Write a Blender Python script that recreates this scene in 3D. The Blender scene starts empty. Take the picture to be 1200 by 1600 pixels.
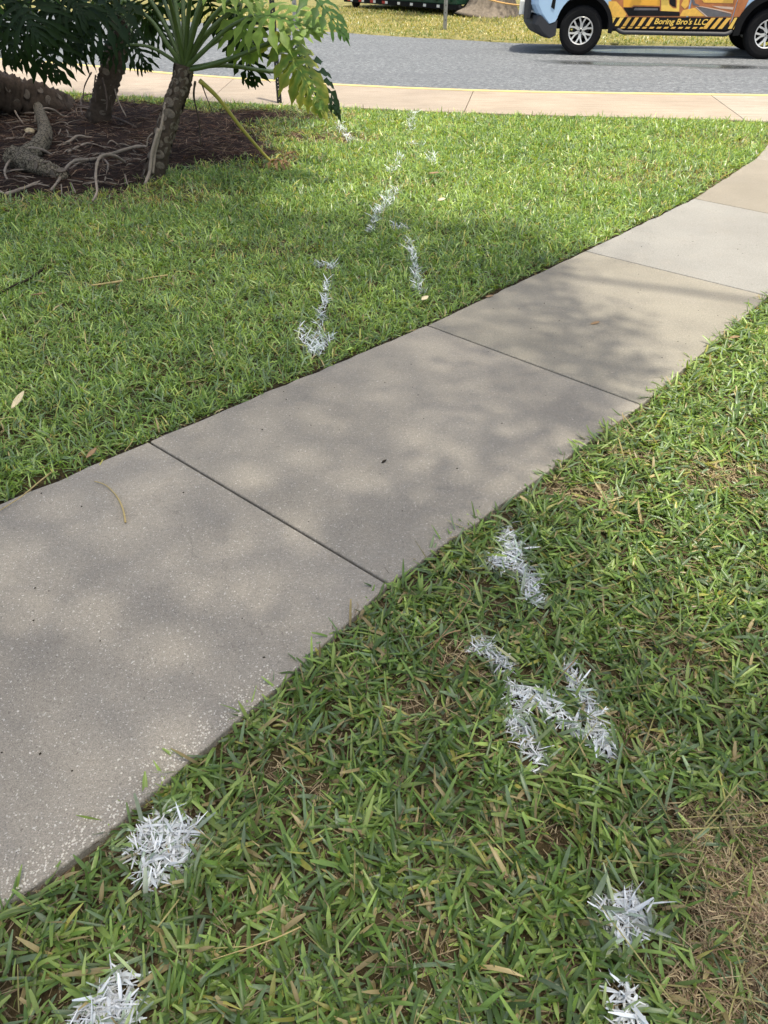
import bpy, bmesh, math, random
import numpy as np
from mathutils import Vector, Matrix, noise

random.seed(11)
rng = np.random.default_rng(11)
R = math.radians
sc = bpy.context.scene
col = sc.collection

# ------------------------------------------------------------------ camera, sky, sun, exposure
CAM_H, PITCH, FPX = 1.52, 37.35, 1155.0
cam_d = bpy.data.cameras.new('camera')
cam = bpy.data.objects.new('camera', cam_d)
col.objects.link(cam)
cam.location = (0, 0, CAM_H)
cam.rotation_euler = (R(90 - PITCH), 0, 0)
cam_d.sensor_fit = 'VERTICAL'
cam_d.sensor_height = 36
cam_d.lens = 36 * FPX / 1600
cam_d.clip_start = 0.02
cam_d.clip_end = 2000
sc.camera = cam

SUN_EL, SUN_AZ = R(77), R(140)          # azimuth measured from +Y towards +X
SUN = Vector((math.sin(SUN_AZ) * math.cos(SUN_EL), math.cos(SUN_AZ) * math.cos(SUN_EL), math.sin(SUN_EL)))
w = bpy.data.worlds.new('World')
sc.world = w
w.use_nodes = True
nt = w.node_tree
nt.nodes.clear()
sky = nt.nodes.new('ShaderNodeTexSky')
sky.sky_type = 'NISHITA'
sky.sun_disc = False
sky.sun_elevation = SUN_EL
sky.sun_rotation = SUN_AZ
sky.air_density = 1.0
sky.dust_density = 4.0
sky.ozone_density = 0.6
bg = nt.nodes.new('ShaderNodeBackground')
bg.inputs[1].default_value = 0.15
wo = nt.nodes.new('ShaderNodeOutputWorld')
nt.links.new(sky.outputs[0], bg.inputs[0])
nt.links.new(bg.outputs[0], wo.inputs[0])
sl = bpy.data.lights.new('sun', 'SUN')
sl.energy = 3.0
sl.angle = R(0.53)
sl.color = (1.0, 0.96, 0.90)
so = bpy.data.objects.new('sun', sl)
col.objects.link(so)
so.rotation_euler = (-SUN).to_track_quat('-Z', 'Y').to_euler()
so.location = SUN * 40
sc.view_settings.view_transform = 'Standard'
sc.view_settings.look = 'None'
sc.view_settings.exposure = 0.85
sc.view_settings.use_white_balance = True
sc.view_settings.white_balance_temperature = 7000
sc.view_settings.white_balance_tint = 6
sc.view_settings.gamma = 1
sc.view_settings.use_curve_mapping = False
sc.cycles.max_bounces = 6
sc.cycles.transparent_max_bounces = 4

# ------------------------------------------------------------------ measuring helpers (photo point -> real place)
SP, CP = math.sin(R(PITCH)), math.cos(R(PITCH))
def ray(px, py):
    u, v = (px - 600) / FPX, (800 - py) / FPX
    return Vector((u, CP + v * SP, -SP + v * CP))
def G(px, py, z=0.0):
    d = ray(px, py)
    t = (z - CAM_H) / d.z
    return Vector((d.x * t, d.y * t, z))
def AY(px, py, Y):
    d = ray(px, py)
    t = Y / d.y
    return Vector((d.x * t, Y, CAM_H + d.z * t))
def project(P):
    P = np.asarray(P, dtype=float)
    dz = P[:, 2] - CAM_H if P.shape[1] > 2 else -CAM_H
    dep = P[:, 1] * CP - dz * SP
    up = P[:, 1] * SP + dz * CP
    dep = np.maximum(dep, 1e-3)
    return 600 + P[:, 0] / dep * FPX, 800 - up / dep * FPX

# ------------------------------------------------------------------ building helpers
def link(o, parent=None):
    col.objects.link(o)
    if parent is not None:
        o.parent = parent
    return o
def tag(o, label=None, cat=None, group=None, kind=None):
    if label: o['label'] = label
    if cat: o['category'] = cat
    if group: o['group'] = group
    if kind: o['kind'] = kind
    return o
def empty(name, loc=(0, 0, 0), rz=0.0, parent=None):
    o = bpy.data.objects.new(name, None)
    o.location = loc
    o.rotation_euler = (0, 0, rz)
    o.empty_display_size = 0.1
    return link(o, parent)

class MB:
    def __init__(s):
        s.v, s.f, s.c = [], [], []
    def add(s, verts, faces, c=None):
        b = len(s.v)
        s.v += [tuple(p) for p in verts]
        s.f += [tuple(i + b for i in f) for f in faces]
        if c is not None:
            s.c += [tuple(c) + (1.0,)] * len(verts) if not isinstance(c, list) else c
    def box(s, lo, hi, M=None):
        x0, y0, z0 = lo; x1, y1, z1 = hi
        V = [Vector(p) for p in ((x0,y0,z0),(x1,y0,z0),(x1,y1,z0),(x0,y1,z0),(x0,y0,z1),(x1,y0,z1),(x1,y1,z1),(x0,y1,z1))]
        if M is not None: V = [M @ p for p in V]
        s.add(V, [(3,2,1,0),(4,5,6,7),(0,1,5,4),(1,2,6,5),(2,3,7,6),(3,0,4,7)])
    def prism(s, pts, z0, z1):
        n = len(pts)
        V = [(p[0], p[1], z1) for p in pts] + [(p[0], p[1], z0) for p in pts]
        F = [tuple(range(n)), tuple(range(2*n-1, n-1, -1))]
        F += [((i+1) % n, i, n+i, n+(i+1) % n) for i in range(n)]
        s.add(V, F)
    def sideplate(s, pts, y0, y1):
        # polygon in x,z extruded along y (front face at y0)
        n = len(pts)
        V = [(p[0], y0, p[1]) for p in pts] + [(p[0], y1, p[1]) for p in pts]
        F = [tuple(range(n)), tuple(range(2*n-1, n-1, -1))]
        F += [((i+1) % n, i, n+i, n+(i+1) % n) for i in range(n)]
        s.add(V, F)
    def tube(s, pts, rad, seg=8, cap=True, wob=None):
        pts = [Vector(p) for p in pts]
        n = len(pts)
        if not hasattr(rad, '__len__'): rad = [rad] * n
        b = len(s.v)
        up = Vector((0, 0, 1))
        t0 = (pts[1] - pts[0]).normalized()
        a = t0.cross(up)
        if a.length < 0.05: a = t0.cross(Vector((1, 0, 0)))
        a.normalize()
        for i in range(n):
            t = (pts[min(i+1, n-1)] - pts[max(i-1, 0)]).normalized()
            a = (a - t * a.dot(t)).normalized()
            c = t.cross(a)
            for k in range(seg):
                th = 2 * math.pi * k / seg
                r = rad[i] * (wob(i, th) if wob else 1.0)
                s.v.append(tuple(pts[i] + a * (math.cos(th) * r) + c * (math.sin(th) * r)))
        for i in range(n - 1):
            for k in range(seg):
                k2 = (k + 1) % seg
                s.f.append((b+i*seg+k, b+i*seg+k2, b+(i+1)*seg+k2, b+(i+1)*seg+k))
        if cap:
            s.f.append(tuple(b + k for k in range(seg - 1, -1, -1)))
            s.f.append(tuple(b + (n-1)*seg + k for k in range(seg)))
    def lathe_y(s, prof, seg=40, cx=0, cz=0):
        # profile of (radius, y) spun about an axis parallel to y
        b = len(s.v); n = len(prof)
        for k in range(seg):
            th = 2 * math.pi * k / seg
            for r, y in prof:
                s.v.append((cx + r * math.cos(th), y, cz + r * math.sin(th)))
        for k in range(seg):
            k2 = (k + 1) % seg
            for i in range(n - 1):
                s.f.append((b+k*n+i, b+k*n+i+1, b+k2*n+i+1, b+k2*n+i))
    def mesh(s, name, m, smooth=False):
        me = bpy.data.meshes.new(name)
        me.from_pydata(s.v, [], s.f)
        if s.c:
            at = me.color_attributes.new('col', 'FLOAT_COLOR', 'POINT')
            at.data.foreach_set('color', np.array(s.c, dtype=np.float32).ravel())
        me.materials.append(m)
        if smooth:
            me.polygons.foreach_set('use_smooth', [True] * len(me.polygons))
        me.update()
        return me
    def build(s, name, m, parent=None, smooth=False, bevel=0, recalc=True):
        me = s.mesh(name, m, smooth)
        if recalc:
            bm = bmesh.new(); bm.from_mesh(me)
            bmesh.ops.recalc_face_normals(bm, faces=bm.faces)
            bm.to_mesh(me); bm.free()
        o = bpy.data.objects.new(name, me)
        if bevel:
            md = o.modifiers.new('b', 'BEVEL'); md.width = bevel; md.segments = 2; md.limit_method = 'ANGLE'; md.angle_limit = R(40)
        return link(o, parent)

def smooth_path(pts, n=6):
    pts = [Vector(p) for p in pts]
    out = []
    for i in range(len(pts) - 1):
        p0 = pts[max(i-1, 0)]; p1 = pts[i]; p2 = pts[i+1]; p3 = pts[min(i+2, len(pts)-1)]
        for k in range(n):
            t = k / n
            out.append(0.5 * ((2*p1) + (p2-p0)*t + (2*p0-5*p1+4*p2-p3)*t*t + (3*p1-p0-3*p2+p3)*t**3))
    out.append(pts[-1])
    return out

def np_mesh(name, V, F, colr, m, smooth=False):
    """V (n,3), F (k,4) quads (or (k,3)), colr (n,3)"""
    me = bpy.data.meshes.new(name)
    nv, nf, k = len(V), len(F), F.shape[1]
    me.vertices.add(nv); me.vertices.foreach_set('co', V.astype(np.float32).ravel())
    me.loops.add(nf * k); me.loops.foreach_set('vertex_index', F.astype(np.int32).ravel())
    me.polygons.add(nf)
    me.polygons.foreach_set('loop_start', np.arange(0, nf * k, k, dtype=np.int32))
    me.polygons.foreach_set('loop_total', np.full(nf, k, dtype=np.int32))
    if smooth: me.polygons.foreach_set('use_smooth', np.ones(nf, dtype=bool))
    me.update(calc_edges=True)
    if colr is not None:
        at = me.color_attributes.new('col', 'FLOAT_COLOR', 'POINT')
        at.data.foreach_set('color', np.concatenate([colr, np.ones((nv, 1))], 1).astype(np.float32).ravel())
    me.materials.append(m)
    return me

# ------------------------------------------------------------------ materials
class NT:
    def __init__(s, name):
        s.m = bpy.data.materials.new(name); s.m.use_nodes = True
        s.t = s.m.node_tree; s.p = s.t.nodes['Principled BSDF']; s.out = s.t.nodes['Material Output']
    def n(s, typ, **kw):
        x = s.t.nodes.new(typ)
        for k, v in kw.items():
            if k in x.inputs: x.inputs[k].default_value = v
            else: setattr(x, k, v)
        return x
    def l(s, a, b): s.t.links.new(a, b)
    def pos(s):
        return s.n('ShaderNodeNewGeometry').outputs['Position']
    def noise(s, scale, detail=4, rough=0.55, vec=None):
        x = s.n('ShaderNodeTexNoise'); x.inputs['Scale'].default_value = scale
        x.inputs['Detail'].default_value = detail; x.inputs['Roughness'].default_value = rough
        if vec is not None: s.l(vec, x.inputs['Vector'])
        return x.outputs['Fac']
    def voro(s, scale, vec=None, feature='F1'):
        x = s.n('ShaderNodeTexVoronoi'); x.feature = feature; x.inputs['Scale'].default_value = scale
        if vec is not None: s.l(vec, x.inputs['Vector'])
        return x
    def ramp(s, fac, stops):
        x = s.n('ShaderNodeValToRGB'); e = x.color_ramp.elements
        while len(e) < len(stops): e.new(0.5)
        for i, (p, c) in enumerate(stops):
            e[i].position = p; e[i].color = (c if hasattr(c, '__len__') else (c, c, c)) [:3] + (1,) if hasattr(c, '__len__') else (c, c, c, 1)
        s.l(fac, x.inputs[0]); return x.outputs[0]
    def mix(s, fac, a, b, mode='MIX'):
        x = s.n('ShaderNodeMix'); x.data_type = 'RGBA'; x.blend_type = mode; x.clamp_factor = True
        for sock, v in ((x.inputs[0], fac), (x.inputs[6], a), (x.inputs[7], b)):
            if hasattr(v, 'is_linked'): s.l(v, sock)
            elif hasattr(v, '__len__'): sock.default_value = tuple(v)[:3] + (1,)
            else: sock.default_value = v
        return x.outputs[2]
    def math(s, op, a, b=0.0):
        x = s.n('ShaderNodeMath'); x.operation = op
        for sock, v in ((x.inputs[0], a), (x.inputs[1], b)):
            if hasattr(v, 'is_linked'): s.l(v, sock)
            else: sock.default_value = v
        return x.outputs[0]
    def bump(s, h, strength=0.3, dist=0.01):
        x = s.n('ShaderNodeBump'); x.inputs['Strength'].default_value = strength; x.inputs['Distance'].default_value = dist
        s.l(h, x.inputs['Height']); s.l(x.outputs[0], s.p.inputs['Normal'])
    def base(s, c):
        if hasattr(c, 'is_linked'): s.l(c, s.p.inputs['Base Color'])
        else: s.p.inputs['Base Color'].default_value = tuple(c) + (1,)
    def set(s, rough=None, metal=None, spec=None, coat=None):
        if rough is not None: s.p.inputs['Roughness'].default_value = rough
        if metal is not None: s.p.inputs['Metallic'].default_value = metal
        if spec is not None: s.p.inputs['Specular IOR Level'].default_value = spec
        if coat is not None: s.p.inputs['Coat Weight'].default_value = coat; s.p.inputs['Coat Roughness'].default_value = 0.06
        return s

def plain(name, c, rough=0.5, metal=0.0, spec=0.5, var=0.15, scale=20, bump=0.0, coat=None):
    t = NT(name).set(rough, metal, spec, coat)
    p = t.pos()
    nz = t.noise(scale, 5, 0.6, p)
    t.base(t.mix(nz, tuple(x * (1 - var) for x in c), tuple(x * (1 + var) for x in c)))
    if bump: t.bump(t.noise(scale * 3, 4, 0.6, p), bump, 0.01)
    return t.m

def leafy(name, rough=0.5, trans=0.3, spec=0.4, fine=0.0):
    t = NT(name).set(rough, 0, spec)
    a = t.n('ShaderNodeVertexColor'); a.layer_name = 'col'
    c = a.outputs[0]
    if fine:
        c = t.mix(t.noise(fine, 3, 0.6, t.pos()), t.mix(1.0, c, (0.72, 0.72, 0.72), 'MULTIPLY'), t.mix(1.0, c, (1.25, 1.25, 1.2), 'MULTIPLY'))
    t.base(c)
    tr = t.n('ShaderNodeBsdfTranslucent')
    t.l(t.mix(1.0, c, (1.35, 1.3, 0.6), 'MULTIPLY'), tr.inputs[0])
    mx = t.n('ShaderNodeMixShader'); mx.inputs[0].default_value = trans
    t.l(t.p.outputs[0], mx.inputs[1]); t.l(tr.outputs[0], mx.inputs[2]); t.l(mx.outputs[0], t.out.inputs[0])
    return t.m

def concrete(name, fleck=1.0, stain=(0.30, 0.27, 0.23), streak=False):
    t = NT(name).set(0.88, 0, 0.25)
    p = t.pos()
    oc = t.n('ShaderNodeObjectInfo').outputs['Color']
    big = t.ramp(t.noise(1.1, 5, 0.6, p), [(0.3, 0.84), (0.7, 1.10)])
    c = t.mix(1.0, oc, big, 'MULTIPLY')
    c = t.mix(t.ramp(t.noise(3.2, 6, 0.65, p), [(0.52, 0.0), (0.75, 0.35)]), c, stain)
    grain = t.ramp(t.noise(300, 3, 0.8, p), [(0.28, 0.52), (0.72, 1.42)])
    c = t.mix(1.0, c, grain, 'MULTIPLY')
    grain2 = t.ramp(t.noise(90, 4, 0.8, p), [(0.3, 0.80), (0.7, 1.18)])
    c = t.mix(1.0, c, grain2, 'MULTIPLY')
    if streak:
        mp = t.n('ShaderNodeMapping'); mp.inputs['Scale'].default_value = (0.8, 7, 1); t.l(p, mp.inputs[0])
        c = t.mix(t.ramp(t.noise(2.2, 7, 0.7, mp.outputs[0]), [(0.46, 0.0), (0.70, 0.75)]), c, (0.25, 0.20, 0.15))
    if fleck:
        sx = t.n('ShaderNodeSeparateXYZ'); t.l(p, sx.inputs[0])
        along = t.math('ADD', t.math('MULTIPLY', sx.outputs[0], -0.45), t.math('MULTIPLY', sx.outputs[1], -0.55))
        zone = t.ramp(t.math('MULTIPLY', t.math('ADD', along, 2.2), 0.5), [(0.0, 0.22), (0.9, 0.75)])
        c = t.mix(t.ramp(t.noise(14, 6, 0.75, p), [(0.58, 0.0), (0.72, 0.35)]), c, (0.16, 0.135, 0.11))
        ck = t.voro(0.55, None, 'DISTANCE_TO_EDGE'); cw = t.n('ShaderNodeTexNoise'); cw.inputs['Scale'].default_value = 3.5; cw.inputs['Detail'].default_value = 6; t.l(p, cw.inputs['Vector'])
        cv = t.n('ShaderNodeVectorMath'); cv.operation = 'MULTIPLY_ADD'; t.l(cw.outputs['Color'], cv.inputs[0]); cv.inputs[1].default_value = (0.5, 0.5, 0.5); t.l(p, cv.inputs[2]); t.l(cv.outputs[0], ck.inputs['Vector'])
        c = t.mix(t.math('MULTIPLY', t.math('LESS_THAN', ck.outputs['Distance'], 0.0014), 0.18), c, (0.09, 0.08, 0.07))
        wn = t.n('ShaderNodeTexNoise'); wn.inputs['Scale'].default_value = 60; t.l(p, wn.inputs['Vector'])
        vm = t.n('ShaderNodeVectorMath'); vm.operation = 'MULTIPLY_ADD'; t.l(wn.outputs['Color'], vm.inputs[0]); vm.inputs[1].default_value = (0.02, 0.02, 0.02); t.l(p, vm.inputs[2]); pw = vm.outputs[0]
        for scale, lim, keep, colr, amt in ((150, 0.30, 0.72, (0.66, 0.62, 0.56), 0.65), (85, 0.19, 0.82, (0.76, 0.72, 0.66), 0.8), (52, 0.12, 0.88, (0.78, 0.74, 0.68), 0.85), (110, 0.24, 0.82, (0.08, 0.07, 0.06), 0.6), (38, 0.07, 0.92, (0.05, 0.045, 0.04), 0.85)):
            v = t.voro(scale, pw)
            near = t.math('LESS_THAN', v.outputs['Distance'], lim)
            s3 = t.n('ShaderNodeSeparateColor'); t.l(v.outputs['Color'], s3.inputs[0])
            kp = t.math('GREATER_THAN', s3.outputs[0], keep)
            c = t.mix(t.math('MULTIPLY', t.math('MULTIPLY', t.math('MULTIPLY', near, kp), zone), amt * fleck), c, colr)
    t.base(c)
    t.bump(t.noise(220, 5, 0.8, p), 0.6, 0.004)
    return t.m

M = {}
M['grass'] = leafy('grass_blade', 0.34, 0.40, 0.6, 60)
M['dry'] = leafy('dry_grass', 0.8, 0.15, 0.2)
M['paint_blade'] = leafy('white_sprayed_blade', 0.7, 0.06, 0.3)
M['leaf'] = leafy('philodendron_leaf', 0.45, 0.30, 0.22, 25)
M['crown'] = leafy('tree_leaf', 0.5, 0.25, 0.4)
M['slab'] = concrete('path_concrete', 1.0)
M['apron'] = concrete('pavement_concrete', 0.0, (0.42, 0.33, 0.25), True)

t = NT('lawn_soil'); p = t.pos(); t.set(0.95, 0, 0.1)
c = t.ramp(t.noise(45, 6, 0.7, p), [(0.25, (0.055, 0.040, 0.024)), (0.5, (0.14, 0.10, 0.06)), (0.75, (0.29, 0.22, 0.13))])
t.base(t.mix(t.noise(2.5, 3, 0.6, p), c, (0.07, 0.06, 0.025))); t.bump(t.noise(90, 5, 0.7, p), 0.9, 0.02); M['soil'] = t.m
t = NT('mulch_soil'); p = t.pos(); t.set(0.95, 0, 0.1)
t.base(t.ramp(t.noise(30, 6, 0.7, p), [(0.3, (0.016, 0.011, 0.009)), (0.55, (0.045, 0.029, 0.023)), (0.8, (0.12, 0.08, 0.06))]))
t.bump(t.noise(60, 5, 0.7, p), 1.0, 0.03); M['mulch'] = t.m
t = NT('verge_soil'); p = t.pos(); t.set(0.95, 0, 0.1)
t.base(t.ramp(t.noise(6, 6, 0.75, p), [(0.3, (0.10, 0.11, 0.035)), (0.5, (0.22, 0.20, 0.08)), (0.7, (0.33, 0.28, 0.13))]))
t.bump(t.noise(25, 5, 0.7, p), 0.8, 0.03); M['verge'] = t.m

def asphalt(wet):
    t = NT('asphalt'); p = t.pos()
    c = t.ramp(t.noise(15, 4, 0.9, p), [(0.34, (0.045, 0.050, 0.056)), (0.5, (0.11, 0.119, 0.128)), (0.64, (0.25, 0.26, 0.27))])
    v = t.voro(55, p)
    c = t.mix(t.math('LESS_THAN', v.outputs['Distance'], 0.22), c, (0.30, 0.30, 0.29))
    mp = t.n('ShaderNodeMapping'); mp.inputs['Scale'].default_value = (0.25, 1.3, 1); mp.inputs['Rotation'].default_value = (0, 0, 0.17); t.l(p, mp.inputs[0])
    c = t.mix(t.ramp(t.noise(1.6, 5, 0.6, mp.outputs[0]), [(0.45, 0.0), (0.7, 0.5)]), c, (0.10, 0.105, 0.115))
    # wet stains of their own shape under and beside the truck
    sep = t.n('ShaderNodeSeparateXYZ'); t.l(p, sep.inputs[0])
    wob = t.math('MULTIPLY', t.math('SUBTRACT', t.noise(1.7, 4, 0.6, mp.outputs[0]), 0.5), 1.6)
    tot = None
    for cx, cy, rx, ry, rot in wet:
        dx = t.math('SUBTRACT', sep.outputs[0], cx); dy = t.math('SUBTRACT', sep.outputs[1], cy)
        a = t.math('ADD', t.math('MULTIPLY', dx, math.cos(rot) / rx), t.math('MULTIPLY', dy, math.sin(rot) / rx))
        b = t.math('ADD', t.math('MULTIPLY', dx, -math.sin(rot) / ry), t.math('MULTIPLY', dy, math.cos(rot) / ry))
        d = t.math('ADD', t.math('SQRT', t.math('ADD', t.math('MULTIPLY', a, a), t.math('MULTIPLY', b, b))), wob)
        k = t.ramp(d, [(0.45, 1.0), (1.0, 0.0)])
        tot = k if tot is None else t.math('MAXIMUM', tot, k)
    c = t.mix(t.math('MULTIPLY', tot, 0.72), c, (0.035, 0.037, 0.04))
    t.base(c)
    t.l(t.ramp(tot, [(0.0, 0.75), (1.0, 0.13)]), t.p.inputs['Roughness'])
    t.bump(t.noise(60, 4, 0.7, p), 0.25, 0.006)
    return t.m

t = NT('kerb_yellow'); p = t.pos(); t.set(0.7)
t.base(t.mix(t.ramp(t.noise(5, 6, 0.7, p), [(0.45, 0.0), (0.75, 0.9)]), (0.60, 0.47, 0.17), (0.42, 0.35, 0.25))); M['kerb'] = t.m
M['bark_ph'] = plain('philodendron_bark', (0.075, 0.056, 0.042), 0.9, var=0.6, scale=35, bump=0.6, spec=0.2)
t = NT('pale_stem_bark'); p = t.pos(); t.set(0.9, 0, 0.2)
v = t.voro(34, p, 'DISTANCE_TO_EDGE')
c = t.mix(t.noise(26, 5, 0.7, p), (0.10, 0.085, 0.06), (0.30, 0.26, 0.19))
t.base(t.mix(t.ramp(v.outputs['Distance'], [(0.03, 1.0), (0.12, 0.0)]), c, (0.035, 0.028, 0.02))); t.bump(t.noise(60, 4, 0.7, p), 0.8, 0.01); M['bark_pale'] = t.m
M['scar'] = plain('leaf_scar', (0.145, 0.12, 0.095), 0.9, var=0.75, scale=70, bump=0.4, spec=0.2)
M['root'] = plain('aerial_root', (0.29, 0.24, 0.19), 0.85, var=0.55, scale=30, bump=0.4, spec=0.25)
M['root_dark'] = plain('dark_root', (0.10, 0.075, 0.06), 0.9, var=0.4, scale=30, bump=0.4, spec=0.25)
M['petiole'] = plain('petiole', (0.085, 0.13, 0.04), 0.4, var=0.3, scale=14, spec=0.5)
M['petiole_y'] = plain('yellow_petiole', (0.38, 0.34, 0.07), 0.45, var=0.25, scale=9, spec=0.4)
M['bark'] = plain('tree_bark', (0.20, 0.165, 0.13), 0.95, var=0.6, scale=14, bump=1.0, spec=0.15)
M['post'] = plain('black_post', (0.022, 0.024, 0.024), 0.5, 0.2, var=0.3)
M['galv'] = plain('galvanised', (0.30, 0.30, 0.29), 0.5, 0.7, var=0.25)
M['blue'] = plain('light_blue_paint', (0.43, 0.62, 0.85), 0.28, 0.1, 0.5, var=0.03, coat=0.8)
M['blk'] = plain('black_plastic', (0.010, 0.010, 0.011), 0.8, var=0.2, spec=0.15)
M['gry'] = plain('grey_valance', (0.030, 0.031, 0.036), 0.6, var=0.15)
M['tyre'] = plain('tyre_rubber', (0.012, 0.012, 0.013), 0.85, var=0.4, spec=0.12)
M['alloy'] = plain('alloy', (0.72, 0.71, 0.69), 0.32, 0.55, var=0.06)
M['glass'] = plain('dark_glass', (0.015, 0.018, 0.02), 0.05, 0, 0.6, var=0.02)
M['w_orange'] = plain('wrap_orange', (0.86, 0.42, 0.05), 0.4, var=0.12, scale=9)
M['w_yellow'] = plain('wrap_yellow', (0.88, 0.58, 0.12), 0.4, var=0.2, scale=16)
M['w_amber'] = plain('wrap_amber', (0.84, 0.48, 0.09), 0.4, var=0.3, scale=22)
M['w_rust'] = plain('wrap_rust', (0.46, 0.165, 0.06), 0.4, var=0.45, scale=12)
M['w_dark'] = plain('wrap_dark', (0.014, 0.013, 0.014), 0.6, var=0.3, spec=0.15)
M['w_grey'] = plain('wrap_grey', (0.13, 0.125, 0.135), 0.4, var=0.3, scale=14)
M['w_line'] = plain('wrap_pale', (0.62, 0.46, 0.36), 0.4, var=0.2)
M['white'] = plain('white_plate', (0.75, 0.75, 0.73), 0.45, var=0.05)
M['red'] = plain('red_tape', (0.45, 0.02, 0.02), 0.4, var=0.1)
M['dgreen'] = plain('dark_green_paint', (0.012, 0.055, 0.03), 0.45, var=0.25, scale=5)
M['rope'] = plain('orange_rope', (0.62, 0.36, 0.12), 0.8, var=0.25, scale=30)
M['straw'] = plain('straw', (0.42, 0.32, 0.14), 0.8, var=0.3, scale=60)
M['brownleaf'] = plain('dead_leaf', (0.30, 0.19, 0.10), 0.85, var=0.5, scale=40, bump=0.5)
M['paleleaf'] = plain('pale_leaf', (0.62, 0.52, 0.33), 0.8, var=0.2, scale=40)
M['crumb'] = plain('pale_grit', (0.62, 0.58, 0.51), 0.9, var=0.25, scale=120)
M['dirt'] = plain('dark_dirt', (0.035, 0.027, 0.02), 0.95, var=0.5, scale=60, bump=0.8, spec=0.1)

# ------------------------------------------------------------------ outlines measured on the photograph, as ground points
def xy(l, z=0.0): return [G(a, b, z).xy for a, b in l]
JL = [G(233, 690).xy, G(668, 508).xy, G(915, 392).xy, G(1085, 310).xy, G(1181, 248).xy]
JR = [G(607, 912).xy, G(1003, 632).xy, G(1200, 462).xy]
dirp = (JL[2] - JL[0]).normalized()
perp = Vector((dirp.y, -dirp.x))
JR.append(JL[3] + perp * 1.22 + dirp * -0.02)
JR.append(JL[4] + Vector((0.98, -0.72)))
L0 = JL[0] - (JL[1] - JL[0]) * 1.0
RB = [G(a, c_).xy for a, c_ in ((0, 1418), (80, 1366), (160, 1306), (240, 1238), (300, 1185), (450, 1058))]
R0 = RB[0] - (RB[1] - RB[0]).normalized() * 0.75
L00 = L0 - dirp * 1.6; R00 = R0 - dirp * 1.6
PL = [L00, L0] + JL; PR = [R00, R0] + JR
far_px = [(-500, 60), (-250, 76), (0, 91), (90, 97), (150, 102), (265, 113), (368, 120.5), (524, 130.5), (630, 135.6), (738, 139.5), (837, 142), (1000, 144.5), (1105, 146), (1200, 147.2), (1500, 150)]
near_px = [(-500, 96), (-250, 118), (0, 136), (92, 143), (182, 149), (265, 153), (325, 158), (425, 163), (528, 166.5), (639, 172), (725, 175.5), (837, 179), (1060, 184.5), (1165, 188), (1200, 189.5), (1500, 198)]
FAR = xy(far_px); NEAR = xy(near_px)
ROAD_Z = -0.12

def seg_between(poly, a, b):
    """points of polyline between two x-values, ends interpolated"""
    out = []
    def at(x):
        for i in range(len(poly) - 1):
            if poly[i].x <= x <= poly[i+1].x:
                tt = (x - poly[i].x) / (poly[i+1].x - poly[i].x)
                return poly[i].lerp(poly[i+1], tt)
        return poly[0] if x < poly[0].x else poly[-1]
    out.append(at(a)); out += [q for q in poly if a < q.x < b]; out.append(at(b))
    return out

# ------------------------------------------------------------------ ground, road, far verge
b = MB(); b.add([(-600, -600, -0.25), (600, -600, -0.25), (600, 900, -0.25), (-600, 900, -0.25)], [(0, 1, 2, 3)])
tag(b.build('ground', M['verge'], recalc=False), kind='structure')
tc0, tc1 = G(902, 86.5, ROAD_Z), G(1190, 93, ROAD_Z)      # near tyre contacts of the truck
tex = (tc1 - tc0).normalized(); tey = Vector((-tex.y, tex.x, 0))
trz = math.atan2(tex.y, tex.x)
def tw(x, y): return tc0 + tex * x + tey * y
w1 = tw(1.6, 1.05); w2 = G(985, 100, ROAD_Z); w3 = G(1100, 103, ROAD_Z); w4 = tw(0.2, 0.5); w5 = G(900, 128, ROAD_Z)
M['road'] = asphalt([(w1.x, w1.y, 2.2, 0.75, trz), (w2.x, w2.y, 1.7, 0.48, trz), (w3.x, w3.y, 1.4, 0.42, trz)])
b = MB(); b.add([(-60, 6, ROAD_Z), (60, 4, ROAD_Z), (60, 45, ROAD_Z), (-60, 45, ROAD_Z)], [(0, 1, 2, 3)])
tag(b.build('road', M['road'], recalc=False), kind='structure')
edge_px = [(455, 44), (500, 47.5), (549, 50.5), (600, 54), (660, 58), (720, 61), (780, 64.5), (834, 66.5), (960, 69), (1095, 70.5), (1200, 71.5)]
EDGE = [G(a, c_, -0.10).xy for a, c_ in edge_px]
d0 = (EDGE[0] - EDGE[2]).normalized(); d1 = (EDGE[-1] - EDGE[-4]).normalized()
EDGE = [EDGE[0] + d0 * 45, EDGE[0] + d0 * 12] + EDGE + [EDGE[-1] + d1 * 12, EDGE[-1] + d1 * 45]
EV = []
for i in range(len(EDGE) - 1):
    for k in range(8):
        q = EDGE[i].lerp(EDGE[i+1], k / 8)
        EV.append(Vector((q.x, q.y + 0.10 * (noise.noise((q.x * 1.3, q.y, 0)) + 0.5 * noise.noise((q.x * 4, q.y, 3))))))
b = MB()
n = len(EV)
b.v = [(q.x, q.y, -0.122) for q in EV] + [(q.x, q.y + 0.05, -0.095) for q in EV] + [(q.x * 1.4, 160, -0.09) for q in EV]
b.f = [(i, i+1, n+i+1, n+i) for i in range(n-1)] + [(n+i, n+i+1, 2*n+i+1, 2*n+i) for i in range(n-1)]
tag(b.build('verge_ground', M['verge'], recalc=False), kind='structure')

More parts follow.
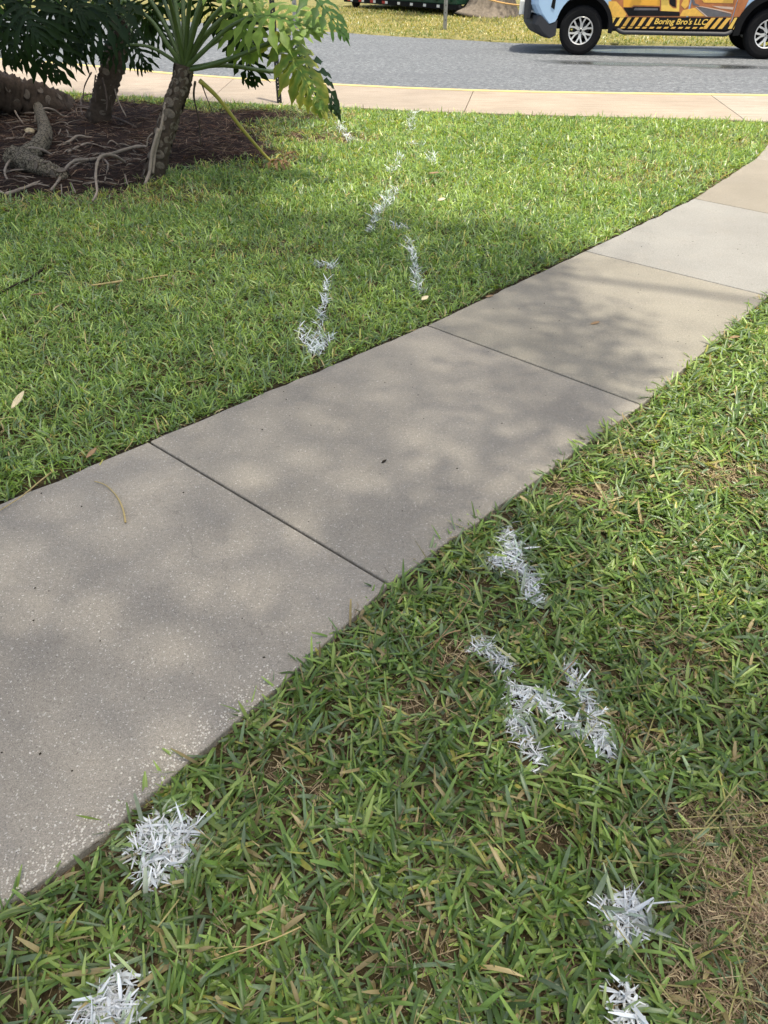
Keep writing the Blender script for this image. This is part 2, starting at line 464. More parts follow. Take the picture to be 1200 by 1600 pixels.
# ------------------------------------------------------------------ kerb and roadside pavement
def offset(poly, dist):
    out = []
    for i, q in enumerate(poly):
        d = (poly[min(i+1, len(poly)-1)] - poly[max(i-1, 0)]).normalized()
        out.append(q + Vector((-d.y, d.x)) * dist)
    return out
K_IN = offset(FAR, -0.15)
b = MB(); n = len(FAR)
for i in range(n):
    b.v += [(FAR[i].x, FAR[i].y, -0.2), (FAR[i].x, FAR[i].y - 0.012, -0.012), (FAR[i].x, FAR[i].y - 0.03, 0.004), (K_IN[i].x, K_IN[i].y, 0.004), (K_IN[i].x, K_IN[i].y, -0.2)]
for i in range(n - 1):
    for k in range(4): b.f.append((i*5+k, (i+1)*5+k, (i+1)*5+k+1, i*5+k+1))
tag(b.build('kerb', M['kerb']), kind='structure')
b = MB(); b.prism(K_IN[::-1] + NEAR, -0.2, -0.03)
pav = tag(b.build('pavement', M['dirt']), kind='structure')
cuts = [(-9, -9.2)]
cuts = [(FAR[0].x, NEAR[0].x), (G(-60, 86).x, G(-110, 128).x), (G(368, 120).x, G(325, 158).x), (G(738, 140).x, G(725, 176).x), (G(1105, 146).x, G(1165, 188).x), (FAR[-1].x, NEAR[-1].x)]
tints = [(0.36, 0.295, 0.22), (0.375, 0.31, 0.25), (0.36, 0.30, 0.24), (0.385, 0.315, 0.245), (0.40, 0.35, 0.285)]
for i in range(len(cuts) - 1):
    gp = 0.004
    f = seg_between(K_IN, cuts[i][0] + gp, cuts[i+1][0] - gp); nn = seg_between(NEAR, cuts[i][1] + gp, cuts[i+1][1] - gp)
    if i in (2, 3):     # the rough crack between these two slabs
        e = len(f) - 1 if i == 2 else 0
    b = MB(); pts = [q.copy() for q in nn] + [q.copy() for q in f[::-1]]
    b.prism(pts, -0.15, 0.0)
    o = b.build('slab', M['apron'], pav, bevel=0.006); o.color = tints[i] + (1,)

# ------------------------------------------------------------------ the concrete path
PRX = PR[:2] + RB + PR[2:]
b = MB(); b.prism(PL[::-1] + PRX, -0.2, -0.035)
path = tag(b.build('path', M['dirt']), kind='structure')
tl = [(0.325, 0.292, 0.245), (0.325, 0.292, 0.245), (0.308, 0.277, 0.231), (0.280, 0.254, 0.205), (0.285, 0.272, 0.246), (0.27, 0.238, 0.19)]
def edge_pts(a, c_, k, j):
    out = []
    for i in range(k):
        q = a.lerp(c_, i / k)
        if i: q = q + perp * (j * noise.noise((q.x * 9, q.y * 9, 1.0)) + 0.4 * j * noise.noise((q.x * 40, q.y * 40, 1.0)))
        out.append(q)
    return out
def right_edge(i, g0):
    if i == 1:
        p = [PR[1] + g0] + RB + [PR[2] - g0]
        return sum([edge_pts(a, c_, 6, 0.004) for a, c_ in zip(p[::-1][:-1], p[::-1][1:])], [])
    return edge_pts(PR[i+1] - g0, PR[i] + g0, 26, 0.005)
for i in range(len(PL) - 1):
    g0 = (PL[i+1] - PL[i]).normalized() * 0.0045
    a, c_, d, e = PL[i] + g0, PL[i+1] - g0, PR[i+1] - g0, PR[i] + g0
    pts = edge_pts(a, c_, 26, 0.012) + edge_pts(c_, d, 16, 0.002) + right_edge(i, g0) + edge_pts(e, a, 16, 0.002)
    b = MB(); b.prism(pts[::-1], -0.12, 0.0)
    o = b.build('slab', M['slab'], path, bevel=0.005); o.color = tl[i] + (1,)
# last slab spreads into the roadside pavement
tip = G(1203, 192).xy
pts = [PL[-1], G(1195, 232).xy, G(1207, 214).xy, tip + Vector((0.06, 0.12)), NEAR[-1] + Vector((0, -0.02)), PR[-1] + Vector((2.2, 0.9)), PR[-1]]
b = MB(); b.prism(pts[::-1], -0.12, -0.003)
o = b.build('slab', M['slab'], path, bevel=0.005); o.color = (0.31, 0.28, 0.235, 1)

# ------------------------------------------------------------------ lawns
def inpoly(P, poly):
    x, y = P[:, 0], P[:, 1]; r = np.zeros(len(P), bool); n = len(poly); j = n - 1
    for i in range(n):
        xi, yi = poly[i][0], poly[i][1]; xj, yj = poly[j][0], poly[j][1]
        c_ = ((yi > y) != (yj > y)) & (x < (xj - xi) * (y - yi) / (yj - yi + 1e-12) + xi)
        r ^= c_; j = i
    return r
def polydist(P, line):
    d = np.full(len(P), 1e9)
    L = np.array([(q[0], q[1]) for q in line])
    for a, c_ in zip(L[:-1], L[1:]):
        ab = c_ - a; tt = np.clip(((P[:, :2] - a) @ ab) / max(ab @ ab, 1e-9), 0, 1)
        d = np.minimum(d, np.linalg.norm(P[:, :2] - (a + tt[:, None] * ab), axis=1))
    return d
def fbm(x, y, f=1.0):
    return (np.sin(x*f*2.1 + 1.3*np.sin(y*f*1.7)) * np.cos(y*f*2.3 + 1.1*np.sin(x*f*1.3+2)) + 0.5*np.sin(x*f*5.3+y*f*3.1) * np.cos(y*f*4.7-x*f*2.2+1.0) + 0.25*np.sin(x*f*11+y*f*7.7)*np.cos(y*f*12.3-x*f*5)) / 1.75
def soil_h(x, y):
    return -0.028 + 0.010 * fbm(x, y, 1.2) + 0.004 * fbm(x, y, 6)

LAWN_F = [PL[0] + Vector((-0.01, 0.01))] + [q + perp * -0.034 for q in PL[1:]] + [G(1194, 232).xy, G(1205, 214).xy, tip] + [q + Vector((0, -0.01)) for q in NEAR[:-1][::-1]] + [Vector((-12, 9)), Vector((-12, -2))]
LAWN_N = [PR[0]] + [q + perp * -0.004 for q in PRX[1:]] + [Vector((9, 6)), Vector((9, -3)), Vector((-5, -3))]
for nm, poly in (('lawn_ground', LAWN_F), ('lawn_ground', LAWN_N)):
    xs = [q[0] for q in poly]; ys = [q[1] for q in poly]
    b = MB(); b.prism([Vector(q) for q in poly], -0.2, -0.035 if poly is LAWN_F else -0.026)
    bm = bmesh.new()
    me0 = b.mesh('tmp', M['soil']); bm.from_mesh(me0)
    bmesh.ops.recalc_face_normals(bm, faces=bm.faces)
    bmesh.ops.triangulate(bm, faces=[f for f in bm.faces if len(f.verts) > 4])
    me = bpy.data.meshes.new(nm); bm.to_mesh(me); bm.free(); me.materials.append(M['soil'])
    o = bpy.data.objects.new(nm, me); link(o); tag(o, kind='structure')

MULCH = xy([(-260, 330), (0, 312), (70, 306), (150, 300), (215, 292), (262, 270), (330, 250), (420, 252), (445, 236), (418, 216), (395, 196), (440, 184), (452, 172), (400, 170), (330, 172), (262, 160), (182, 155), (92, 150), (0, 142), (-260, 124)])
b = MB()
nb = 40
bx0, bx1, by0, by1 = -8.5, -0.9, 5.0, 12.6
gx, gy = np.meshgrid(np.linspace(bx0, bx1, 110), np.linspace(by0, by1, 110))
P = np.stack([gx.ravel(), gy.ravel()], 1)
ins = inpoly(P, [(q.x, q.y) for q in MULCH])
dd = polydist(P, MULCH + [MULCH[0]])
hz = np.where(ins, -0.03 + 0.05 * np.clip(dd / 0.4, 0, 1) + 0.03 * fbm(P[:, 0], P[:, 1], 2.0) * np.clip(dd / 0.3, 0, 1), -0.06)
def mulch_z(x, y):
    i = int(np.clip((x - bx0) / (bx1 - bx0) * 109, 0, 109)); j = int(np.clip((y - by0) / (by1 - by0) * 109, 0, 109))
    return max(hz[j * 110 + i], -0.03)
F = np.array([(j*110+i, j*110+i+1, (j+1)*110+i+1, (j+1)*110+i) for j in range(109) for i in range(109)])
F = F[ins[F].any(axis=1)]
me = np_mesh('mulch_bed', np.column_stack([P, hz]), F, None, M['mulch'], True)
tag(link(bpy.data.objects.new('mulch_bed', me)), kind='structure')

# ---- spray paint marks (strokes on the ground)
def S(pts, r): return ([G(a, c_).xy for a, c_ in pts], r)
MARKS = [
 ('round white spray paint blot on grass beside path edge at lower left', [S([(235, 1305), (275, 1298), (266, 1330), (245, 1350)], 0.044)], 1.0),
 ('white spray paint patch on grass in the bottom left corner', [S([(185, 1535), (165, 1565), (135, 1600)], 0.032), S([(190, 1540), (195, 1590)], 0.018)], 0.95),
 ('round white spray paint blot on grass beside bare straw patch', [S([(966, 1418), (984, 1412), (990, 1430), (972, 1448)], 0.032)], 1.0),
 ('white spray paint smear on grass cut off by the bottom edge', [S([(975, 1556), (985, 1585), (992, 1625)], 0.022)], 1.0),
 ('large white spray painted letter with two legs on near grass', [S([(806, 1075), (835, 1082), (862, 1104)], 0.021), S([(868, 1108), (890, 1134), (935, 1142)], 0.018), S([(808, 1080), (812, 1125), (838, 1182)], 0.021), S([(888, 1045), (902, 1060)], 0.018), S([(908, 1075), (928, 1115), (948, 1172)], 0.019)], 0.9),
 ('short white spray paint dash above the painted letter', [S([(750, 1003), (766, 1012)], 0.024), S([(776, 1024), (786, 1038)], 0.022)], 0.85),
 ('white spray painted arrow on grass touching the right path edge', [S([(793, 826), (803, 858), (820, 888), (838, 932)], 0.024), S([(772, 876), (800, 872), (815, 884)], 0.034)], 0.95),
 ('white spray paint dot on lawn above the painted arrow tail', [S([(500, 411), (516, 415)], 0.040)], 1.0),
 ('white spray painted arrow pointing at the left path edge', [S([(511, 444), (510, 462), (505, 480)], 0.015), S([(505, 480), (498, 514), (492, 550)], 0.020), S([(473, 510), (480, 538), (492, 552)], 0.024), S([(518, 522), (503, 542), (492, 552)], 0.022)], 0.8),
 ('short white spray paint hook at top of dotted paint line', [S([(619, 352), (633, 356)], 0.034)], 0.9),
 ('white spray paint line running down to the middle path joint', [S([(638, 373), (646, 400), (651, 422), (653, 450), (661, 459)], 0.020)], 0.85),
 ('slanting white spray paint stroke across middle of far lawn', [S([(617, 293), (606, 314), (592, 328)], 0.045), S([(592, 328), (577, 362)], 0.028)], 0.5),
 ('faint white spray paint streak on lawn below the hanging yellow leaf', [S([(529, 192), (538, 206), (551, 219)], 0.05)], 0.28),
 ('faint white spray paint streak on sunlit lawn nearest the pavement', [S([(646, 174), (642, 204)], 0.045)], 0.25),
 ('faint white spray paint dash on lawn below the pavement streak', [S([(640, 222), (655, 226)], 0.045)], 0.25),
 ('faint white spray paint smear on lawn above the slanting stroke', [S([(627, 240), (612, 268)], 0.05)], 0.22),
 ('faint white spray paint tick above the reddish brown leaf', [S([(674, 238), (674, 252)], 0.045)], 0.28),
]
def mark_of(P):
    idx = np.full(len(P), -1)
    for k, (lab, strokes, strength) in enumerate(MARKS):
        for line, r in strokes:
            d = polydist(P, line)
            pr = strength * np.clip((1.1 * r - d) / (0.4 * r), 0, 1)
            idx[(rng.random(len(P)) < pr)] = k
    return idx

PAL = np.array([(0.110, 0.190, 0.050), (0.170, 0.275, 0.068), (0.245, 0.360, 0.092), (0.340, 0.450, 0.130), (0.190, 0.270, 0.150), (0.44, 0.42, 0.12), (0.52, 0.41, 0.21), (0.24, 0.16, 0.09)])
def make_blades(base, az, length, width, e0, curl, colr, across, along, fold=0.25):
    n = len(base)
    s = np.linspace(0, 1, along + 1)
    prof = {2: np.array([0.85, 1.0, 0.12]), 3: np.array([0.8, 1.0, 0.92, 0.30]), 4: np.array([0.7, 0.95, 1.0, 0.8, 0.1])}[along]
    c = np.zeros((n, along + 1, 3)); c[:, 0] = base
    for k in range(1, along + 1):
        e = e0 - curl * (s[k] - 0.5 / along)
        st = length / along
        c[:, k, 0] = c[:, k-1, 0] + st * np.cos(e) * np.cos(az)
        c[:, k, 1] = c[:, k-1, 1] + st * np.cos(e) * np.sin(az)
        c[:, k, 2] = c[:, k-1, 2] + st * np.sin(e)
    roll = rng.normal(0, 0.45, n)
    side = np.stack([-np.sin(az) * np.cos(roll), np.cos(az) * np.cos(roll), np.sin(roll)], 1)
    V = np.zeros((n, along + 1, across, 3))
    hw = 0.5 * width[:, None] * prof[None]
    hw[:, -1] = 0.5 * width * rng.uniform(0.06, 0.55, n)
    if across == 2:
        V[:, :, 0] = c - side[:, None] * hw[..., None]; V[:, :, 1] = c + side[:, None] * hw[..., None]
    else:
        V[:, :, 0] = c - side[:, None] * hw[..., None]; V[:, :, 2] = c + side[:, None] * hw[..., None]
        V[:, :, 1] = c; V[:, :, 1, 2] -= fold * hw * 2
    np.maximum(V[..., 2], base[:, None, None, 2] - 0.004, out=V[..., 2])
    idx = np.arange(n * (along + 1) * across).reshape(n, along + 1, across)
    q = [np.stack([idx[:, k, j], idx[:, k, j+1], idx[:, k+1, j+1], idx[:, k+1, j]], -1) for k in range(along) for j in range(across - 1)]
    F = np.stack(q, 1).reshape(-1, 4)
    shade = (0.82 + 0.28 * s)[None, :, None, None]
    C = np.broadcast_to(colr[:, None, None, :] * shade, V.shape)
    return V.reshape(-1, 3), F, C.reshape(-1, 3)

def ellipses(P, lst):
    m = np.zeros(len(P))
    for (px, py, rx, ry, a) in lst:          # centre in the photo, radii in metres
        q = G(px, py)
        d = np.sqrt(((P[:, 0] - q.x) / rx) ** 2 + ((P[:, 1] - q.y) / ry) ** 2) + 0.35 * fbm(P[:, 0], P[:, 1], 5.0)
        m = np.maximum(m, a * np.clip((1.15 - d) / 0.5, 0, 1))
    return m
BARE = [(1190, 1420, 0.14, 0.22, 0.76), (1195, 1300, 0.11, 0.09, 0.66), (1175, 1570, 0.15, 0.10, 0.62), (930, 770, 0.16, 0.10, 0.85), (985, 712, 0.12, 0.07, 0.6), (1140, 740, 0.22, 0.14, 0.65), (1060, 1010, 0.15, 0.1, 0.5), (460, 1215, 0.10, 0.07, 0.6), (660, 1470, 0.12, 0.06, 0.45), (720, 1020, 0.10, 0.07, 0.6), (640, 1100, 0.08, 0.06, 0.5), (810, 1140, 0.05, 0.05, 0.5), (1010, 1150, 0.12, 0.05, 0.5), (860, 1300, 0.08, 0.05, 0.4), (400, 1500, 0.09, 0.05, 0.4),
        (1020, 270, 1.0, 0.45, 0.40), (1130, 215, 0.8, 0.4, 0.35), (500, 212, 0.7, 0.35, 0.75), (440, 180, 0.9, 0.3, 0.75), (320, 200, 0.8, 0.5, 0.6), (640, 285, 0.5, 0.2, 0.3), (170, 365, 0.5, 0.2, 0.3), (390, 385, 0.5, 0.2, 0.35), (200, 440, 0.5, 0.1, 0.3), (90, 310, 1.2, 0.3, 0.5), (250, 300, 0.7, 0.35, 0.6)]

def lawn(poly, bbox, dens, near, name, label, mulch=None):
    x0, x1, y0, y1 = bbox
    n = int(dens * (x1 - x0) * (y1 - y0))
    P = np.stack([rng.uniform(x0, x1, n), rng.uniform(y0, y1, n)], 1)
    P = P[inpoly(P, [(q[0], q[1]) for q in poly])]
    px, py = project(np.column_stack([P, np.zeros(len(P))]))
    P = P[(px > -160) & (px < 1360) & (py < 1740)]
    dep = P[:, 1]
    P = P[rng.random(len(P)) < np.clip(1.15 - 0.07 * np.maximum(dep - 3, 0), 0.5, 1)]
    bare = ellipses(P, BARE)
    if mulch is not None:
        mi = inpoly(P, [(q.x, q.y) for q in mulch]); md = polydist(P, mulch + [mulch[0]])
        sg = np.where(mi, md, -md) + 0.22 * fbm(P[:, 0], P[:, 1], 3.0) + 0.10 * fbm(P[:, 0], P[:, 1], 9.0)
        mi = sg > 0; md = np.abs(sg)
        bare = np.maximum(bare, np.where(mi, np.clip(0.5 + md / 0.30, 0, 1), np.clip(0.62 - md / 0.45, 0, 0.62)))
    clump = fbm(P[:, 0], P[:, 1], 7.0)
    keep = rng.random(len(P)) < (1 - bare) * np.clip((0.85 if near else 0.95) + 0.45 * clump, 0.22, 1)
    T = P[keep]; clump = clump[keep]; bare_t = bare[keep]
    nb = 4 if near else 3
    nT = len(T)
    az0 = rng.uniform(0, 2*np.pi, nT)
    rep = np.repeat(np.arange(nT), nb)
    N = len(rep)
    base = np.zeros((N, 3)); base[:, :2] = T[rep] + rng.normal(0, 0.009, (N, 2))
    base[:, 2] = soil_h(base[:, 0], base[:, 1]) + rng.uniform(0, 0.012, N) + (0.008 if near else 0)
    az = az0[rep] + rng.normal(0, 0.95, N)
    far = np.clip((base[:, 1] - 4) / 6, 0, 1)
    if near:
        length = rng.gamma(5, 0.0098, N).clip(0.018, 0.088); width = rng.normal(0.0080, 0.0020, N).clip(0.003, 0.012)
        e0 = rng.normal(R(23), R(15), N).clip(R(2), R(65)); curl = rng.normal(R(26), R(32), N)
    else:
        length = rng.gamma(8, 0.0066, N).clip(0.022, 0.10); width = rng.normal(0.0062, 0.0012, N).clip(0.004, 0.009) * (1 + 0.5 * far)
        e0 = rng.normal(R(42), R(18), N).clip(R(6), R(80)); curl = rng.normal(R(42), R(30), N)
    low = fbm(base[:, 0], base[:, 1], 0.9)
    g = 0.5 + 0.28 * clump[rep] + 0.22 * low + rng.normal(0, 0.28, N)
    ci = np.clip((g * 4.0).astype(int), 0, 3)
    colr = PAL[ci].copy()
    r = rng.random(N)
    colr[r < 0.16] = PAL[4]  # a share of blades tinted grey-green for sky sheen
    yel = (0.025 if near else 0.03) + 0.10 * bare_t[rep] + 0.06 * far
    colr[r > 1 - yel] = PAL[5]
    dry = rng.random(N) < (0.055 if near else 0.03) + 0.20 * bare_t[rep]
    colr[dry] = PAL[6] * rng.uniform(0.6, 1.0, (dry.sum(), 1))
    colr *= rng.normal(0.97 if near else 1.18, 0.20, (N, 1)).clip(0.55, 1.6)  # far lawn colour raised for sunlight, near lawn lowered for shade
    mid = base[:, :2] + (0.45 * length * np.cos(e0))[:, None] * np.stack([np.cos(az), np.sin(az)], 1)
    mk = mark_of(mid)
    for lab, strokes, strength in MARKS:
        for line, r_ in strokes:
            dd_ = polydist(mid, line)
            f_ = (0.75 if near else 0.35) * strength * np.clip((2.0 * r_ - dd_) / (1.3 * r_), 0, 1) * rng.random(N) ** 1.5
            f_[mk >= 0] = 0
            colr = colr * (1 - f_[:, None]) + np.array([(0.72, 0.75, 0.76)]) * f_[:, None]
    # dry thatch lying under the blades
    nt_ = int((15000 if near else 2200) * (x1 - x0) * (y1 - y0))
    Q = np.stack([rng.uniform(x0, x1, nt_), rng.uniform(y0, y1, nt_)], 1)
    Q = Q[inpoly(Q, [(q[0], q[1]) for q in poly])]
    qx, qy = project(np.column_stack([Q, np.zeros(len(Q))]))
    Q = Q[(qx > -160) & (qx < 1360) & (qy < 1740)]
    qb = ellipses(Q, BARE)
    Q = Q[rng.random(len(Q)) < 0.30 + 0.70 * qb]
    if near:
        n2 = 60000; Q2 = np.stack([rng.uniform(0.1, 1.1, n2), rng.uniform(0.4, 1.5, n2)], 1); Q2 = Q2[rng.random(n2) < 0.9 * ellipses(Q2, BARE[:3])]; Q = np.concatenate([Q, Q2])
    nq = len(Q)
    tb = np.zeros((nq, 3)); tb[:, :2] = Q; tb[:, 2] = soil_h(Q[:, 0], Q[:, 1]) + rng.uniform(0.0, 0.016, nq) + (0.007 if near else 0)
    tcol = np.where((rng.random(nq) < 0.55)[:, None], np.array([(0.60, 0.48, 0.29)]), np.array([(0.32, 0.22, 0.14)])) * rng.uniform(0.5, 1.15, (nq, 1)) * ((0.55 + 0.45 * np.clip(ellipses(Q, BARE) * 1.3, 0, 1))[:, None])  # outside bare spots the colour is darkened as shade between blades
    tcol[rng.random(nq) < 0.12] = (0.13, 0.16, 0.05)
    tl_, tw_ = rng.gamma(3, 0.011, nq).clip(0.01, 0.075), rng.uniform(0.0011, 0.0030, nq) * (1 if near else 1.5)
    ta, te = rng.uniform(0, 2*np.pi, nq), rng.normal(R(6), R(11), nq)
    tcv = rng.normal(R(12), R(22), nq)
    run = rng.random(nq) < (0.006 if near else 0.01)
    tl_[run] = rng.uniform(0.08, 0.22, run.sum()); tw_[run] = rng.uniform(0.002, 0.0035, run.sum()); te[run] = R(3); tb[run, 2] += 0.014; tcv[run] = 0
    tcol[run] = np.array([(0.34, 0.31, 0.13)]) * rng.uniform(0.6, 1.2, (run.sum(), 1))
    tm = mark_of(Q)
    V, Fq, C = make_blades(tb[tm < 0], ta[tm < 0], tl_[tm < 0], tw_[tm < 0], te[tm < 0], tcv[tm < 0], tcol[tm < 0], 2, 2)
    o = link(bpy.data.objects.new('dry_thatch', np_mesh('dry_thatch', V, Fq, C, M['dry']))); tag(o, label[1], 'dry grass', kind='stuff')
    k = mk < 0
    ac, al = (3, 3) if near else (2, 2)
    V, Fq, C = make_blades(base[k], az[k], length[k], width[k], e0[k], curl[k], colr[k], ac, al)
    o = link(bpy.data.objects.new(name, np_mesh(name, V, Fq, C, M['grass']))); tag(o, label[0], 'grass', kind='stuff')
    out = {}
    for j in range(len(MARKS)):
        a = mk == j; c_ = tm == j
        if not a.any(): continue
        na, nc = a.sum(), c_.sum()
        wa = np.where((rng.random(na) < 0.74)[:, None], np.array([(0.76, 0.80, 0.83)]) * rng.uniform(0.75, 1.05, (na, 1)), np.array([(0.42, 0.52, 0.42)]) * rng.uniform(0.6, 1.2, (na, 1)))
        sh = 0.72
        bs = base[a].copy(); bs[:, :2] += ((0.45 * (1 - sh)) * length[a] * np.cos(e0[a]))[:, None] * np.stack([np.cos(az[a]), np.sin(az[a])], 1)
        bs[:, 2] += 0.004 if near else 0.014
        V1, F1, C1 = make_blades(bs, az[a], length[a] * sh * rng.uniform(0.8, 1.5, na), width[a] * 0.8, np.minimum(e0[a], R(14) if near else R(42)), np.minimum(curl[a], R(20)), wa, ac, al)
        k3 = np.repeat(np.flatnonzero(c_), 4); nc = len(k3)
        b3 = tb[k3] + np.column_stack([rng.normal(0, 0.006, (nc, 2)), rng.uniform(0, 0.012, nc)])
        V2, F2, C2 = make_blades(b3, rng.uniform(0, 6.28, nc), rng.uniform(0.012, 0.04, nc), rng.uniform(0.0015, 0.0045, nc) * (1 if near else 1.5), rng.normal(R(10), R(14), nc), np.full(nc, R(14)), np.array([(0.78, 0.80, 0.82)]) * rng.uniform(0.55, 1.05, (nc, 1)), 2, 2)
        out[j] = (np.concatenate([V1, V2]), np.concatenate([F1, F2 + len(V1)]), np.concatenate([C1, C2]))
    return out

marks = {}
for res in (lawn(LAWN_N, (-1.1, 3.6, 0.2, 5.2), 2700, True, 'grass', ('broad bladed green lawn grass on the near side of path', 'straw coloured dry thatch lying under the near grass')),
            lawn(LAWN_F, (-6.0, 5.2, 1.2, 12.0), 2700, False, 'grass', ('mown green lawn between the path and the roadside pavement', 'straw coloured dry thatch lying in the far lawn'), MULCH)):
    marks.update(res)
for j, (V, Fq, C) in marks.items():
    o = link(bpy.data.objects.new('paint_mark', np_mesh('paint_mark', V, Fq, C, M['paint_blade'])))
    tag(o, MARKS[j][0], 'paint mark', 'white utility paint marks on the grass')

# far verge grass
n = 46000
P = np.stack([rng.uniform(-6, 12, n), 17 + 14 * rng.random(n) ** 1.3], 1)
EDp = [(q.x, q.y) for q in EDGE] + [(80, 90), (-80, 90)]
P = P[inpoly(P, EDp)]
ed = polydist(P, EDGE)
n = len(P); base = np.column_stack([P, np.full(n, -0.10)])
cc = 0.5 + 0.4 * fbm(P[:, 0], P[:, 1], 1.5) + rng.normal(0, 0.25, n) - 0.5 * np.clip(0.6 - ed, 0, 0.6)
colr = np.where((cc > 0.45)[:, None], np.array([(0.46, 0.40, 0.16)]), np.array([(0.18, 0.23, 0.055)])) * rng.uniform(0.7, 1.2, (n, 1))
V, Fq, C = make_blades(base, rng.uniform(0, 6.28, n), rng.uniform(0.05, 0.11, n), rng.uniform(0.012, 0.022, n), rng.normal(R(55), R(15), n), rng.normal(R(40), R(20), n), colr, 2, 2)
o = link(bpy.data.objects.new('grass', np_mesh('grass', V, Fq, C, M['grass']))); tag(o, 'yellowish dry grass on the verge across the road', 'grass', kind='stuff')

# needles and litter on the mulch bed
n = 26000
P = np.stack([rng.uniform(-7, -0.8, n), rng.uniform(5.2, 12, n)], 1)
mi = inpoly(P, [(q.x, q.y) for q in MULCH]); P = P[mi]; P = P + rng.normal(0, 0.13, P.shape)
for cx_, cy_, m_ in ((470, 200, 700), (440, 180, 700), (330, 235, 500)):
    q = G(cx_, cy_); P = np.concatenate([P, np.stack([rng.normal(q.x, 0.32, m_), rng.normal(q.y, 0.28, m_)], 1)])
n = len(P)
ii = np.clip(((P[:, 0] - bx0) / (bx1 - bx0) * 109).round().astype(int), 0, 109); jj = np.clip(((P[:, 1] - by0) / (by1 - by0) * 109).round().astype(int), 0, 109)
base = np.column_stack([P, np.maximum(hz[jj * 110 + ii], -0.03) + rng.uniform(0.0, 0.022, n)])
colr = np.array([(0.08, 0.042, 0.030), (0.15, 0.082, 0.055), (0.26, 0.185, 0.13), (0.025, 0.017, 0.014)])[rng.integers(0, 4, n)] * rng.uniform(0.6, 1.2, (n, 1))
V, Fq, C = make_blades(base, rng.uniform(0, 6.28, n), rng.uniform(0.05, 0.20, n), rng.uniform(0.003, 0.007, n), rng.normal(R(6), R(9), n), rng.normal(R(10), R(10), n), colr, 2, 2)
o = link(bpy.data.objects.new('pine_needles', np_mesh('pine_needles', V, Fq, C, M['dry']))); tag(o, 'reddish brown needles and litter covering the mulch bed', 'mulch', kind='stuff')

# ------------------------------------------------------------------ shade tree (trunk stands left of the frame, its boughs reach over the path)
LIT = [[(590, 332), (700, 345), (800, 352), (880, 378), (900, 400), (835, 440), (790, 455), (860, 462), (935, 490), (1010, 530), (1055, 560), (990, 585), (890, 580), (905, 600), (985, 640), (900, 680), (850, 680), (790, 720), (740, 790), (660, 880), (640, 905), (740, 850), (800, 800), (880, 790), (900, 860), (940, 960), (1040, 1010), (1300, 1060), (1700, 800), (1700, 120), (480, 120), (520, 190), (560, 215), (575, 290)],
       [(385, 215), (400, 330), (545, 345), (600, 330), (600, 200), (520, 175)],
       [(-600, 60), (-600, 128), (90, 146), (200, 150), (420, 172), (520, 175), (520, 60)]]
LITW = [[(G(a, c_).x, G(a, c_).y) for a, c_ in poly] for poly in LIT]
DAPPLE = [(20, 530, 0.30, 0.22, 0.8), (30, 1235, 0.11, 0.12, 1.3), (310, 590, 0.30, 0.12, 0.6), (190, 430, 0.6, 0.2, 0.6), (410, 400, 0.5, 0.25, 0.5), (1150, 1400, 0.16, 0.3, 0.7), (470, 620, 0.12, 0.06, 0.4), (240, 700, 0.12, 0.07, 0.35), (560, 470, 0.35, 0.15, 0.4), (700, 640, 0.12, 0.06, 0.3), (900, 1200, 0.2, 0.1, 0.4), (350, 330, 0.8, 0.3, 0.4)]
n = 6200
Pg = np.stack([rng.uniform(-6.5, 4.5, n), rng.uniform(-1.5, 10.5, n)], 1)
lit = np.zeros(n, bool)
for poly in LITW: lit |= inpoly(Pg, poly)
ld = np.min([polydist(Pg, poly + [poly[0]]) for poly in LITW], axis=0)
pk = np.where(lit, np.clip(0.10 - ld / 0.8, 0, 0.1), np.clip(0.75 + ld / 0.20, 0, 1))
lawn_left = polydist(Pg, [(q.x, q.y) for q in xy([(-100, 560), (150, 540), (330, 520), (480, 470)])]) < 0.50
pk[lawn_left] *= 0.65
pk *= 1 - 0.7 * ellipses(Pg, DAPPLE)
sl_ = rng.random(n) < pk
Pg = Pg[sl_]; ld_ = np.where(lit, 0, ld)[sl_]
bed = inpoly(Pg, [(q.x, q.y) for q in MULCH]) & (Pg[:, 0] < -1.9)
Pg = np.concatenate([Pg, np.repeat(Pg[bed], 2, axis=0)]); ld_ = np.concatenate([ld_, np.repeat(ld_[bed], 2)])
inner = np.clip((ld_ - 0.15) / 0.4, 0, 1)
H = rng.uniform(9.0, 11.0, len(Pg)) + 8.0 * inner
cl = np.column_stack([Pg, np.zeros(len(Pg))]) + np.array(SUN)[None] * (H / SUN.z)[:, None]
nl = 32
c0 = np.repeat(cl, nl, axis=0) + rng.normal(0, 1, (len(cl) * nl, 3)) * np.repeat(0.11 + 0.42 * inner, nl)[:, None]
N = len(c0)
az = rng.uniform(0, 6.28, N); tl2 = rng.normal(0, 0.5, N)
dv = np.stack([np.cos(az) * np.cos(tl2), np.sin(az) * np.cos(tl2), np.sin(tl2)], 1)
rl = rng.normal(0, 0.6, N)
sv = np.stack([-np.sin(az) * np.cos(rl), np.cos(az) * np.cos(rl), np.sin(rl)], 1)
Ls, Ws = rng.uniform(0.055, 0.085, N)[:, None], rng.uniform(0.020, 0.032, N)[:, None]
V = np.stack([c0, c0 + dv * Ls * 0.5 + sv * Ws, c0 + dv * Ls, c0 + dv * Ls * 0.5 - sv * Ws], 1).reshape(-1, 3)
Fq = np.arange(N * 4).reshape(N, 4)
C = np.repeat(np.array([(0.05, 0.10, 0.025)]) * rng.uniform(0.6, 1.5, (N, 1)), 4, axis=0)
tr = empty('oak_tree', (-7.2, 5.6, 0))
tag(tr, 'spreading tree left of the picture whose boughs shade the path', 'tree')
me = np_mesh('crown', V - np.array(tr.location), Fq, C, M['crown'])
